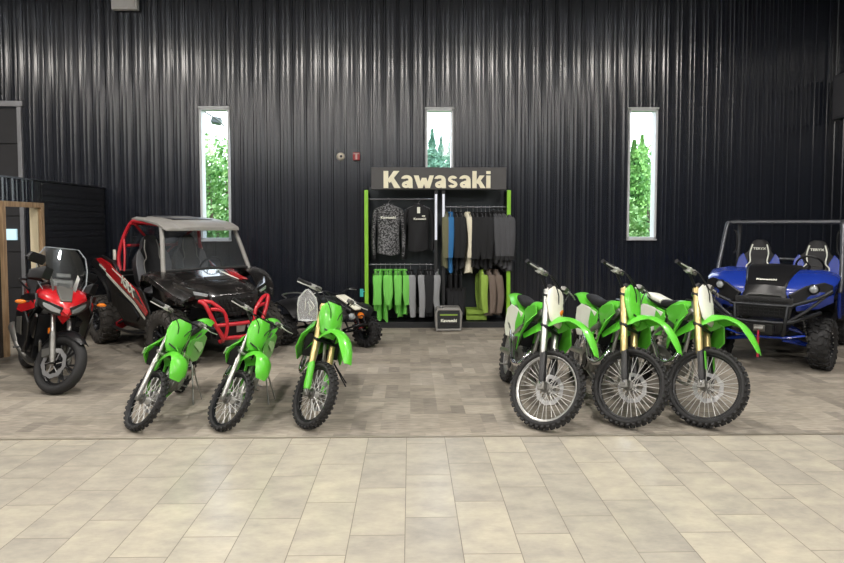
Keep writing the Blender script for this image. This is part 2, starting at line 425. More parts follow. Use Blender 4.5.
# ---- roller door on the back wall, left of the partition
t = MB(); m_ = (GD[0]+GD[1])/2; wd = GD[1]-GD[0]; zb0, zb1 = D(10, 240, WALL_Y).z, D(10, 229, WALL_Y).z
for k in range(6):
    z0 = k*GD[3]/6; t.box((m_, WALL_Y+.06, z0+GD[3]/12), (wd, .05, GD[3]/6-.012))
t.box((m_, WALL_Y+.12, GD[3]/2), (wd+.1, .04, GD[3]+.1))
dr = struct('door_1', t, mat('roller_door', '2E2E31', .6), bevel=.004)
t = MB(); t.box((m_, WALL_Y-.0, GD[3]+.05), (wd+.2, .1, .09)); t.box((GD[1]+.035, WALL_Y, GD[3]/2), (.07, .1, GD[3])); t.build('door_frame', mat('door_trim', '8F9094', .4, metal=.3), dr, bevel=.005)
t = MB(); t.box((m_, WALL_Y+.02, (zb0+zb1)/2), (wd-.2, .04, zb1-zb0)); t.build('lit_window_strip', mat('lit_strip', 'BFE0EC', .3, emit=.7), dr, flat=True)
# ---- partition at left: ribbed cap sheet near, slatted board far, door opening with oak casing
def yx(px, x, py=200):
    d = ray(px, py); return x/d.x*d.y
PT = .11
P_far = WALL_Y-.03; P_mid = yx(34, LEFT_X); d0, d1 = yx(2, LEFT_X), yx(38, LEFT_X); PZ = CAM_H+(D(103, 223, 5).z-CAM_H)*0
dd = ray(103, 188.5); PZ = CAM_H + dd.z*(LEFT_X/dd.x)
dd = ray(38, 204.3); DZ = CAM_H + dd.z*(LEFT_X/dd.x)
print('partition', P_mid, d0, d1, PZ, DZ, RIGHT_X, WINS, yx(103, LEFT_X))
P_far = min(P_far, yx(103, LEFT_X)+.25)
slat = mat('slatwall_black', '28292D', .25, spec=.8)
t = MB()
core = LEFT_X-PT/2
t.box((core, (d1+P_far)/2, PZ/2), (PT, P_far-d1, PZ))
nsl = int(PZ/.1)
for k in range(nsl):
    t.box((LEFT_X+.006, (d1+.06+P_far)/2, .05+k*.1), (.016, P_far-d1-.06, .078))
# header above the door and the near run
t.box((core, (d0+d1)/2, (DZ+PZ)/2), (PT, d1-d0, PZ-DZ)); t.box((core, (d0+4.5)/2, PZ/2), (PT, d0-4.5, PZ))
pw = struct('wall_partition', t, slat, bevel=.003); pw['label'] = 'low black slatted partition'
t = MB()
for (a, b, c, d) in ribbed(4.5, P_mid, 0, DZ+.02, PZ+.02, pitch=.2):
    t.add([(LEFT_X+.01+a[1], a[0], c), (LEFT_X+.01+b[1], b[0], c), (LEFT_X+.01+b[1], b[0], d), (LEFT_X+.01+a[1], a[0], d)], [(0,1,2,3)])
t.build('ribbed_cap_sheet', wallm, pw, angle=25)
t = MB(); t.box((core, (4.5+P_far)/2, PZ+.012), (PT+.05, P_far-4.5, .02)); t.build('cap_rail', mat('cap_rail', '55565A', .3, metal=.8), pw)
t = MB(); cw = .07
t.box((LEFT_X+.02, d1+cw/2, DZ/2), (.045, cw, DZ)); t.box((LEFT_X+.02, d0-cw/2, DZ/2), (.045, cw, DZ)); t.box((LEFT_X+.02, (d0+d1)/2, DZ-cw/2+.02), (.05, d1-d0+2*cw, cw))
dc = struct('door_2', t, wood, bevel=.004); dc['label'] = 'oak-cased doorway in the partition'
t = MB(); t.box((core, d1-.012, DZ/2), (PT, .02, DZ)); t.box((core, d0+.012, DZ/2), (PT, .02, DZ)); t.build('door_lining', mat('pale_lining', 'CFC3A4', .6), dc)
# ---- high on the wall
a = D(111, 9, WALL_Y-.12); b = D(137, 9, WALL_Y-.12)
t = MB(); t.box(((a.x+b.x)/2, WALL_Y-.07, a.z+.3), (b.x-a.x, .1, .6)); t.box(((a.x+b.x)/2, WALL_Y-.125, a.z+.3), (b.x-a.x-.06, .02, .54))
tag(t.build('wall_vent_box', mat('vent_grey', 'DCDCDE', .6, bump=.3, bscale=80), bevel=.01), 'pale grey box mounted high on the black wall at upper left', 'vent')
pb = RIGHT_X-.05
z1 = D(828, 76, WALL_Y-.2).z; z0 = D(828, 120, WALL_Y-.2).z
t = MB(); t.box((RIGHT_X-.06, WALL_Y-1.2, (z0+z1)/2), (.07, 2.0, z1-z0))
o = t.build('wall_panel', mat('panel_grey', '4A4B50', .5), bevel=.008); tag(o, 'dark grey rectangular panel high on the right side wall', 'panel')
t = MB(); t.box((RIGHT_X-.1, WALL_Y-1.2, (z0+z1)/2), (.012, 1.9, z1-z0-.1)); t.build('panel_face', mat('panel_face', '505156', .45), o)
c = D(340.5, 156.5, WALL_Y-.04)
t = MB(); t.lathe([(0, .0), (.035, .0), (.05, .008), (.068, .03), (.07, .04)], 28, Matrix.Translation((c.x, WALL_Y-.06, c.z)))
o = t.build('wall_sounder', mat('cream_abs', 'CFC8B8', .4), angle=30); tag(o, 'round cream sounder on the black wall left of the red alarm', 'alarm sounder')
t = MB(); t.lathe([(0, -.005), (.02, -.004), (.024, .004)], 20, Matrix.Translation((c.x+.012, WALL_Y-.062, c.z+.002))); t.build('sounder_grille', dark, o)
c = D(356.5, 156.5, WALL_Y-.04)
t = MB(); t.box((c.x, WALL_Y-.05, c.z), (.115, .055, .13)); o = t.build('fire_alarm', mat('alarm_red', 'A93A3E', .35), bevel=.008); tag(o, 'small red and white fire alarm box on the black wall', 'fire alarm')
t = MB(); t.box((c.x, WALL_Y-.083, c.z), (.03, .012, .11)); t.box((c.x, WALL_Y-.083, c.z+.045), (.1, .012, .016)); t.build('strobe_lens', mat('strobe', 'C9A9A6', .3), o, bevel=.002)
# ------------------------------------------------------------------ motocross bikes
def wheel(parent, name, c, R, tw, M, rimmat, hubmat, knobs=36, rim_w=.5, disc_side=1, disc_r=.13, n_spokes=32, rows=(-1, 0, 1), cast=False):
    """tyre, rim, spokes, hub and brake disc about an axle along local Y"""
    T = M @ Matrix.Translation(Vector(c))
    w = empty(name, parent=parent)
    rr = R-tw*.78                       # outer rim radius
    t = MB(T); prof = []
    ro = R-.014 if not cast else R
    for k in range(17):
        a = -PI*.86+2*PI*.86*k/16
        prof.append((rr+(ro-rr)*.5+(ro-rr)*.5*math.cos(a), tw*.5*math.sin(a)*(1.0)))
    t.lathe(prof, 56, closed=True)
    kh = .016 if R > .3 else .011
    if not cast:
        for k in range(knobs):
            a = 2*PI*k/knobs
            for s in rows:
                aa = a + (PI/knobs if s == 0 else 0)
                lat = s*tw*.36; rad = ro-(0 if s == 0 else tw*.085)
                Mx = Matrix.Rotation(-aa, 4, 'Y') @ Matrix.Translation((rad, lat, 0)) @ Matrix.Rotation(s*.55, 4, 'Z')
                kw = 2*PI*R/knobs*.5
                b = [(-.008,-tw*.13,-kw/2),(kh,-tw*.105,-kw*.42),(kh,tw*.105,-kw*.42),(-.008,tw*.13,-kw/2),(-.008,-tw*.13,kw/2),(kh,-tw*.105,kw*.42),(kh,tw*.105,kw*.42),(-.008,tw*.13,kw/2)]
                t.add(b, [(0,1,2,3),(7,6,5,4),(0,4,5,1),(1,5,6,2),(2,6,7,3)], Mx)
    t.build('tyre', rubber, w, angle=35)
    t = MB(T); q = tw*rim_w*.5
    t.lathe([(rr-.016, -q*.5), (rr-.004, -q*.75), (rr-.002, -q), (rr+.012, -q*1.02), (rr+.010, -q*.85), (rr-.001, 0), (rr+.010, q*.85), (rr+.012, q*1.02), (rr-.002, q), (rr-.004, q*.75), (rr-.016, q*.5)], 56, closed=True)
    if cast:
        for k in range(6):
            for e in (-.16, .16):
                a = 2*PI*k/6
                t.tube([(.04*math.cos(a), 0, .04*math.sin(a)), (rr*.55*math.cos(a+e*.6), 0, rr*.55*math.sin(a+e*.6)), (rr*.99*math.cos(a+e), 0, rr*.99*math.sin(a+e))], [.016, .012, .012], 6)
    t.build('rim', rimmat, w, angle=40)
    if not cast:
        t = MB(T); hr = .032
        t.lathe([(hr, -.034), (hr, -.028), (hr*.97, .028), (hr, .034)], 16)
        for k in range(n_spokes):
            s = 1 if k % 2 else -1; a = 2*PI*k/n_spokes; b = a+(.42 if (k//2) % 2 else -.42)
            p0 = (hr*math.cos(b), s*.03, hr*math.sin(b)); p1 = ((rr-.01)*math.cos(a), s*q*.25, (rr-.01)*math.sin(a))
            t.tube([p0, p1], .0028, 4, caps=False)
        t.build('spokes', spoke_m, w, angle=60)
    t = MB(T); t.lathe([(.0, -.06), (.018, -.06), (.02, -.045), (.045, -.04), (.046, -.03), (.026, -.024), (.026, .024), (.046, .03), (.045, .04), (.02, .045), (.018, .06), (0, .06)], 20)
    t.build('hub', hubmat, w)
    for ds in ((disc_side,) if not isinstance(disc_side, tuple) else disc_side):
        t = MB(T); y = ds*(.052 if not cast else .085); n = 36; a0 = []; a1 = []
        for k in range(n):
            a = 2*PI*k/n; o_ = disc_r*(1.0+.035*math.cos(9*a)); i_ = disc_r*(.72+.04*math.cos(9*a+1))
            a0.append((o_*math.cos(a), o_*math.sin(a))); a1.append((i_*math.cos(a), i_*math.sin(a)))
        vs = [(x, y-.002, z) for x, z in a0]+[(x, y-.002, z) for x, z in a1]+[(x, y+.002, z) for x, z in a0]+[(x, y+.002, z) for x, z in a1]; fs = []
        for k in range(n):
            k2 = (k+1) % n
            fs += [(k, k2, n+k2, n+k), (2*n+k2, 2*n+k, 3*n+k, 3*n+k2), (k, 2*n+k, 2*n+k2, k2), (n+k2, 3*n+k2, 3*n+k, n+k)]
        t.add(vs, fs)
        for k in range(6):
            a = 2*PI*k/6; t.tube([(.035*math.cos(a), y, .035*math.sin(a)), (disc_r*.76*math.cos(a+.3), y, disc_r*.76*math.sin(a+.3))], .005, 5)
        t.build('brake_disc', disc_m, w)
    return w

def tri_outline(pts, y, s):
    return [(p[0], s*(y if len(p) < 3 else p[2]), p[1]) for p in pts]

def settle(root, heading, lean, front_names, rear_names, at_pt, L):
    """lean the bike over and pitch it so both tyres stand on the floor"""
    def verts(nm):
        o = next(c for c in root.children if c.name.startswith(nm)); tyre = next(c for c in o.children if c.name.startswith('tyre'))
        a = np.empty(len(tyre.data.vertices)*3); tyre.data.vertices.foreach_get('co', a); return a.reshape(-1, 3)
    vf, vr = verts(front_names), verts(rear_names); ph = 0
    for _ in range(6):
        M = Matrix.Rotation(heading, 3, 'Z') @ Matrix.Rotation(-lean, 3, 'X') @ Matrix.Rotation(ph, 3, 'Y')
        m = np.array(M); wf = vf @ m.T; wr = vr @ m.T
        d = wf[:, 2].min()-wr[:, 2].min(); ph += d/L
    i = wf[:, 2].argmin()
    root.rotation_euler = M.to_euler(); root.location = (at_pt.x-wf[i, 0], at_pt.y-wf[i, 1], .004-wf[i, 2])

def dirt_bike(px, py, label, S=1.0, R=.345, Rr=.335, steer=40, lean=12, heading=-88, plate=green, side=whitep, fork=gold, guard=black, rim=alu, ftw=.085, bars_up=0,
              shroud=green, small=False, seat_cols=(seatv, None), marks=None, wheelbase=1.48, stand='triangle', lamp=False, gname='green motocross bikes'):
    root = empty('dirt_bike'); tag(root, label, 'motorcycle', gname)
    B = Matrix.Scale(S, 4)
    L = wheelbase; rake = R_(27); u = Vector((-math.sin(rake), 0, math.cos(rake)))
    fa = Vector((L, 0, R/S)); ra = Vector((0, 0, Rr/S)); P0 = fa + Vector((-.05, 0, 0))        # steering axis passes behind the axle
    St = B @ Matrix.Translation(P0) @ Matrix.Rotation(R_(steer), 4, u) @ Matrix.Translation(-P0)
    I = Matrix.Identity(4)
    def sm(): return MB(St)
    def bm_(): return MB(B)
    # wheels (sizes given at true scale, so undo S inside)
    def wM(Mb, c): return Mb @ Matrix.Translation(c) @ Matrix.Scale(1/S, 4)
    wheel(root, 'front_wheel', (0,0,0), R, ftw, wM(St, fa), rim, alud, knobs=40 if not small else 30, n_spokes=36 if not small else 28, disc_side=1, disc_r=.13 if not small else .09)
    wheel(root, 'rear_wheel', (0,0,0), Rr, ftw*1.35, wM(B, ra), rim, alud, knobs=34 if not small else 28, disc_side=-1, disc_r=.11 if not small else .08, rows=(-1, 0, 1))
    # fork
    def fp(t, y=0, dx=0): return fa + u*t + Vector((dx*math.cos(rake), y, dx*math.sin(rake)))
    for s in (-1, 1):
        y = s*.098
        t = sm(); t.tube([fp(.26, y), fp(.28, y), fp(.40, y), fp(.43, y), fp(.86, y)], [.027, .03, .031, .03, .03], 14); t.tube([fp(.86, y), fp(.875, y)], .021, 12)
        t.tube([fp(.60, y), fp(.625, y)], .031, 14)
        if small: t = sm(); t.tube([fp(.02, y), fp(.04, y), fp(.42, y), fp(.43, y), fp(.82, y)], [.024, .027, .027, .019, .019], 14)
        t.build('fork_tube', fork, root)
        t = sm(); t.tube([fp(.0, y), fp(.36, y)], .021, 12); t.build('fork_slider', chrome if not small else fork, root)
        t = sm(); t.box(fp(-.0, y), (.06, .03, .07), (0, -rake, 0)); t.tube([fp(-.0, y-s*.03), fp(0, y+s*.022)], .014, 10); t.build('axle_lug', alud, root, bevel=.006)
        if not small:
            t = sm()
            prof = []
            for k, tt in enumerate((.03, .08, .16, .25, .30)):
                w = (.03, .036, .032, .034, .026)[k]; q = []
                for j in range(9):
                    a = -1.9+3.8*j/8; q.append(fp(tt, y+s*0+w*math.sin(a), w*math.cos(a)*1.15))
                for j in range(8, -1, -1):
                    a = -1.9+3.8*j/8; q.append(fp(tt, y+(w-.005)*math.sin(a), (w-.005)*math.cos(a)*1.15))
                prof.append(q)
            t.loft(prof); gd = t.build('fork_guard', guard, root)
            if guard is not green and marks == 'claw' :
                t = sm()
                for k in range(3):
                    t.plate([fp(.12+k*.0, y+(-.018+k*.014), .046), fp(.27, y+(-.022+k*.014), .046), fp(.28, y+(-.012+k*.014), .046), fp(.15, y+(-.010+k*.014), .046)], .004)
                t.build('claw_mark', green, gd)
    # triple clamps
    for tt, nm in ((.80, 'upper_clamp'), (.52, 'lower_clamp')):
        t = sm(); q = fp(tt if not small else tt-.02)
        t.plate([q+Vector((.045, .125, 0)), q+Vector((.03, .0, 0)), q+Vector((.045, -.125, 0)), q+Vector((-.03, -.13, 0)), q+Vector((-.075, -.04, 0)), q+Vector((-.075, .04, 0)), q+Vector((-.03, .13, 0))], .03, u)
        t.build(nm, dark if not small else alud, root, bevel=.006)
    # brake caliper and hose
    t = sm(); t.box(fp(.08, .07, -.07), (.09, .04, .07), (0, -.6, 0)); cal = t.build('brake_caliper', alud, root, bevel=.01)
    t = sm(); t.tube([fp(.1, .085, -.07), fp(.3, .12, -.03), fp(.5, .125, .02), fp(.72, .1, .06), fp(.9, .1, .05), fp(.98, -.12, .05)], .006, 6, sm=4); t.build('brake_hose', black, root)
    # bars
    hb = .86+bars_up; t = sm(); hw = .40 if not small else .40
    def hp(y, a, b): return fp(hb, y)+Vector((b, 0, a))
    t.tube([hp(-hw, .12, -.11), hp(-hw*.62, .115, -.07), hp(-.1, .0, 0), hp(.1, .0, 0), hp(hw*.62, .115, -.07), hp(hw, .12, -.11)], .0125, 10, sm=4)
    if small: t.tube([hp(-hw*.5, .085, -.05), hp(hw*.5, .085, -.05)], .008, 8)
    hbar = t.build('handlebar', dark if not small else black, root)
    t = sm(); t.tube([hp(-.09, .035, 0), hp(.09, .035, 0)], .026, 12); t.build('bar_pad', black, hbar)
    t = sm()
    for s in (-1, 1): t.tube([fp(.80 if not small else .78, s*.05), hp(s*.05, .01, 0)], .017, 10)
    t.build('bar_mount', alud, root)
    for s in (-1, 1):
        t = sm(); a, b = hp(s*hw*.70, .118, -.079), hp(s*(hw+.005), .121, -.111); d = (b-a)
        t.tube([a, a+d*.04, a+d*.08, a+d*.96, b], [.026, .026, .0165, .0165, .02], 12); t.build('grip', seatv, hbar)
        t = sm(); c0 = hp(s*hw*.60, .112, -.06)
        t.box(c0, (.055, .06, .045)); t.tube([c0, c0+Vector((.05, s*.02, -.0)), c0+Vector((.055, s*.10, -.008)), c0+Vector((.02, s*.2, -.01))], [.008, .008, .006, .006], 8, sm=3); t.build('lever', mat('lever_alloy', 'D2D2D0', .35, metal=.5), hbar)
        t = sm(); t.box(hp(s*hw*.5, .10, -.045)+V(.01, 0, .015), (.05, .055, .042)); t.build('switch_housing', alud, hbar, bevel=.006)
        t = sm(); t.tube([hp(s*.06, .0, 0)+V(0, 0, .02), hp(s*.06, .0, 0)+V(0, 0, -.03)], .024, 8); t.build('bar_clamp', alu, hbar)
        t = sm(); t.tube([c0, c0+Vector((.09, -s*.04, .0)), fp(.8, s*.06, .1), fp(.6, s*.02, .06)], .005, 6, sm=4); t.build('control_cable', black, hbar)
    # front mudguard
    t = sm(); a = fa
    path = [(-.46, .34), (-.37, .47), (-.22, .59), (-.06, .635), (.07, .615), (.16, .565), (.24, .49), (.29, .42)] if not small else [(-.30, .38), (-.22, .48), (-.10, .56), (.02, .585), (.10, .57), (.17, .52), (.22, .45), (.24, .39)]
    t.strip([a+Vector((x, 0, z)) for x, z in path], [.08, .095, .10, .09, .08, .075, .06, .04] if not small else [.05, .08, .095, .10, .10, .098, .085, .055], drop=[.09, .12, .10, .045, .035, .04, .03, .01])
    fm = t.build('front_mudguard', shroud, root)
    # number plate in front of the clamps
    t = sm(); ol = [(-.10, .53), (-.06, .48), (.06, .48), (.10, .53), (.14, .68), (.13, .78), (.075, .84), (-.075, .84), (-.13, .78), (-.14, .68)]
    secs = []
    for sc_, off in ((1.0, .075), (1.0, .083), (.8, .1), (.3, .108)):
        secs.append([fp(.60+(tt-.60)*sc_+.06, y*sc_, off - (1-sc_)*0 - abs(y*sc_)*.35) for y, tt in ol])
    t.loft(secs); npl = t.build('number_plate', plate, root, angle=50)
    if marks != 'claw' and not lamp:
        t = sm(); t.plate([fp(.60, -.085, .086), fp(.57, .0, .112), fp(.585, .0, .112), fp(.615, -.085, .086)], .006); t.build('plate_decal', black, npl)
    if lamp:
        t = sm(); t.ball(fp(.66, .0, .1), (.012, .02, .035), 12, 8); t.build('marker_lamp', orange, npl)
    # frame
    hd = fp(.66, 0, -.055)   # steering head
    t = bm_(); t.tube([fp(.54, 0, -.055), fp(.78, 0, -.055)], .032, 14)
    for s in (-1, 1):
        t.tube([hd+V(-.01, s*.03, .03), (1.0, s*.10, .80), (.70, s*.12, .68), (.52, s*.11, .50), (.48, s*.10, .34)], [.03, .03, .026, .026, .03], 8, sm=4)
        t.tube([hd+V(0, s*.02, -.05), (1.14, s*.05, .55), (1.08, s*.07, .30), (.95, s*.08, .23), (.55, s*.08, .26), (.48, s*.10, .34)], .018, 8, sm=4)
    frm = t.build('frame', alu if not small else green, root)
    t = bm_()
    for s in (-1, 1):
        t.tube([(.72, s*.09, .78), (.4, s*.09, .82), (.06, s*.07, .86)], .012, 8); t.tube([(.54, s*.1, .52), (.2, s*.08, .80)], .011, 8)
    t.build('subframe', alud, root)
    # engine
    t = bm_(); t.box((.78, 0, .40), (.34, .17, .22)); t.tube([(.66, -.14, .36), (.66, .14, .36)], .10, 20); t.tube([(.84, -.13, .36), (.84, .13, .36)], .075, 20)
    eng = t.build('engine', alud, root, bevel=.012)
    t = bm_()
    for k in range(6): t.box((.90+k*.008, 0, .50+k*.028), (.17, .17, .012), (0, .2, 0))
    t.box((.94, 0, .60), (.13, .13, .24), (0, .2, 0)); t.build('cylinder', dark, eng, bevel=.003)
    for s in (-1, 1):
        t = bm_(); t.tube([(.66, s*.135, .36), (.66, s*.15, .36)], .075, 20); t.build('engine_cover', dark if not small else alu, eng, bevel=.005)
    # exhaust: header loops out of the cylinder on the right side, back to the silencer
    t = bm_(); t.tube([(1.0, -.03, .62), (1.10, -.07, .56), (1.08, -.13, .44), (.93, -.17, .42), (.75, -.165, .52), (.55, -.15, .58), (.40, -.125, .62)], [.02, .024, .028, .028, .022, .02, .02], 10, sm=5)
    t.build('exhaust_pipe', chrome, root)
    t = bm_(); t.tube([(.42, -.12, .63), (.36, -.105, .64), (.10, -.105, .72), (.05, -.105, .735)], [.02, .042, .042, .028], 14); t.build('silencer', alu, root)
    # swingarm, shock, chain, pegs
    t = bm_()
    for s in (-1, 1): t.tube([(.52, s*.09, .40), (.3, s*.11, .38), (-.02, s*.11, Rr/S)], [.032, .028, .022], 8, flat=1.25)
    t.tube([(.38, -.1, .39), (.38, .1, .39)], .03, 8); t.build('swingarm', alu, root)
    t = bm_(); t.tube([(.52, 0, .44), (.60, 0, .74)], .02, 10)
    hx = [(.525+.07*k/48+.038*math.cos(k*.9), .038*math.sin(k*.9), .47+.24*k/48) for k in range(49)]; t.tube(hx, .006, 5); t.build('shock_absorber', mat('spring_white', 'D8D8CC', .4), root)
    t = bm_(); n = 40; ch = []
    for k in range(14): a_ = PI/2+PI*k/13; ch.append((.095*math.cos(a_), .075, Rr/S+.095*math.sin(a_)))
    for k in range(8): a_ = -PI/2+PI*k/7; ch.append((.56+.04*math.cos(a_), .075, .37+.04*math.sin(a_)))
    t.tube(ch, .008, 6, closed=True); t.build('chain', dark, root)
    t = bm_(); t.lathe([(.04, .068), (.09, .07), (.09, .08), (.04, .082)], 28, Matrix.Translation((0, 0, Rr/S))); t.build('sprocket', alu, root)
    for s in (-1, 1):
        t = bm_(); t.tube([(.56, s*.1, .30), (.56, s*.21, .30)], .017, 8, flat=.5); t.build('footpeg', alud, root)
    t = bm_(); t.tube([(.60, .15, .34), (.74, .16, .30), (.76, .2, .31)], .008, 6); t.build('shift_lever', alu, root)
    # radiators
    for s in (-1, 1):
        t = bm_(); t.box((1.12, s*.12, .72), (.035, .1, .25), (0, .3, 0)); t.build('radiator', dark, root, bevel=.004)
    # tank and seat as one long saddle shape
    def sec(x, z, w, h, p=1.0):
        q = []
        for k in range(16):
            a = 2*PI*k/16; cy = math.cos(a); sz = math.sin(a)
            q.append((x, w*abs(cy)**.7*(1 if cy > 0 else -1), z+h*abs(sz)**.8*(1 if sz > 0 else -1)))
        return q
    t = bm_(); t.loft([sec(1.06, .93, .04, .05), sec(1.0, .92, .075, .09), sec(.88, .90, .10, .10), sec(.74, .87, .085, .08), sec(.66, .86, .06, .05)]); t.build('fuel_tank', shroud, root)
    t = bm_(); t.tube([(.96, 0, .98), (.965, 0, 1.02)], .035, 14); t.build('tank_cap', black, root)
    t = bm_(); t.loft([sec(.98, .985, .03, .02), sec(.9, .975, .055, .035), sec(.7, .93, .068, .045), sec(.5, .905, .08, .045), sec(.3, .915, .085, .04), sec(.12, .935, .08, .035), sec(.02, .945, .05, .015)])
    st = t.build('seat', seat_cols[0], root, sub=1)
    if seat_cols[1]:
        t = bm_(); t.loft([sec(.5, .925, .083, .035), sec(.3, .935, .089, .034), sec(.12, .954, .084, .03), sec(.03, .965, .05, .01)]); t.build('seat_top', seat_cols[1], st)
    # shrouds
    for s in (-1, 1):
        o_ = [(1.20, .92, .10), (1.28, .84, .20), (1.26, .70, .235), (1.14, .56, .21), (1.02, .60, .17), (.90, .76, .12), (.72, .88, .10), (.80, .93, .095), (1.05, .98, .085)]
        if small: o_ = [(.95+(x-.95)*.82, .80+(z-.80)*.8, .07+(y-.07)*.75) for x, z, y in o_]
        t = bm_(); t.plate([(x, s*y, z) for x, z, y in o_], .012, (0.25, s, .1)); sh = t.build('radiator_shroud', shroud, root, bevel=.005)
        t = bm_(); t.plate([(x, s*(y+.012), z) for x, z, y in ((1.20, .80, .195), (1.18, .72, .21), (.98, .74, .152), (.90, .80, .125))], .004, (.25, s, .1)); t.build('shroud_graphic', black if side is whitep else whitep, sh)
        # side number plate
        o_ = [(.66, .84, .10), (.42, .86, .12), (.20, .86, .13), (.08, .80, .14), (.16, .62, .155), (.28, .54, .15), (.44, .56, .14), (.60, .66, .12)]
        t = bm_(); t.plate([(x, s*y, z) for x, z, y in o_], .012, (0, s, .15)); spl = t.build('side_plate', side, root, bevel=.006)
        if small or guard is green:
            t = bm_(); t.plate([(x, s*(y+.012), z) for x, z, y in ((.56, .80, .115), (.30, .66, .147), (.20, .70, .145), (.28, .78, .135), (.50, .83, .115))], .005, (0, s, .15)); t.build('plate_graphic', mat('pale_lime', 'BFE8A8', .35), spl)
        o_ = [(.74, .80, .105), (.66, .86, .09), (.50, .87, .11), (.56, .72, .135), (.64, .60, .135), (.74, .62, .12)]
        t = bm_(); t.plate([(x, s*y, z) for x, z, y in o_], .01, (0, s, .15)); t.build('side_cover', shroud, root, bevel=.004)
    # rear mudguard
    t = bm_(); t.strip([(.42, 0, .80), (.2, 0, .87), (.0, 0, .92), (-.18, 0, .945), (-.34, 0, .925), (-.42, 0, .90)], [.1, .11, .11, .10, .085, .05], drop=[.03, .05, .05, .045, .03, .01]); t.build('rear_mudguard', shroud, root)
    # stand
    if stand == 'triangle':
        t = bm_(); t.tube([(.0, .13, Rr/S), (.02, .34, .02), (-.16, .34, .02), (.0, .13, Rr/S)], .008, 8); t.tube([(.0, .07, Rr/S), (0, .15, Rr/S)], .012, 8)
    elif stand == 'prop':
        t = bm_(); t.tube([(.40, .14, .52), (.66, .46, -.12)], .009, 8); t.tube([(.40, .14, .52), (.30, .52, -.12)], .009, 8); t.tube([(.66, .46, -.12), (.30, .52, -.12)], .009, 8)
    t.build('side_stand', alu if stand == 'prop' else dark, root)
    settle(root, R_(heading), R_(lean), 'front_wheel', 'rear_wheel', G(px, py), L*S)
    return root

A = dirt_bike(539, 430, 'green dirt bike with cream front plate and white side plate, next to the clothing rack', S=1, lean=10, steer=46, heading=-89, plate=cream, side=whitep, fork=alu, lamp=True)
Bk = dirt_bike(621, 427, 'green dirt bike with gold forks and green front plate, middle of the right-hand row', S=1, lean=8, steer=44, heading=-91, plate=green, rim=black, side=whitep, fork=gold)
Ck = dirt_bike(698, 427, 'green dirt bike with gold forks and white front plate, beside the blue side-by-side', S=1, lean=8, steer=44, heading=-91, plate=whitep, rim=black, side=whitep, fork=gold, marks='claw', seat_cols=(seatv, whitep))
Dk = dirt_bike(133, 431.5, 'small green dirt bike leaning on a prop stand, nearest the red motorcycle', S=.8, R=.265, Rr=.235, lean=19, steer=40, heading=-88, ftw=.062, fork=alu, small=True, wheelbase=1.38, stand='prop', side=green, rim=dark, bars_up=-.03)
Ek = dirt_bike(219, 431.5, 'small green dirt bike in front of the red-bumpered side-by-side, middle of the left-hand row', S=.8, R=.265, Rr=.235, lean=18, steer=40, heading=-88, ftw=.062, fork=alu, small=True, wheelbase=1.38, stand='prop', side=green, rim=dark, bars_up=-.03)
Fk = dirt_bike(306, 429, 'mid-size green dirt bike with green fork guards, a plastic bag hanging on it', S=.9, R=.29, Rr=.275, lean=10, steer=35, heading=-86, ftw=.08, fork=gold, guard=green, wheelbase=1.42, stand='triangle', side=green, rim=black, bars_up=.02)
dusty = mat('dusty_rubber', '3B3835', .8, bump=.3, bscale=90, var=.15, vscale=9)
cagem = mat('cage_metal', '5A5C60', .35, metal=.7)
camo_gloss, nt, b_, tc = nodes_mat('camo_gloss')
v1 = N(nt, 'ShaderNodeTexNoise', Scale=7.0, Detail=5.0, Roughness=.65); nt.links.new(tc.outputs['Object'], v1.inputs['Vector'])
rr_ = N(nt, 'ShaderNodeValToRGB'); rr_.color_ramp.interpolation = 'CONSTANT'
rr_.color_ramp.elements[0].color = lin('151414'); rr_.color_ramp.elements[1].position = .50; rr_.color_ramp.elements[1].color = lin('2B2827')
for p_, c_ in ((.56, '171616'), (.62, '5C5856'), (.655, '201E1E')):
    e_ = rr_.color_ramp.elements.new(p_); e_.color = lin(c_)
nt.links.new(v1.outputs['Fac'], rr_.inputs[0]); nt.links.new(rr_.outputs[0], b_.inputs['Base Color']); b_.inputs['Roughness'].default_value = .25; b_.inputs['Coat Weight'].default_value = .5
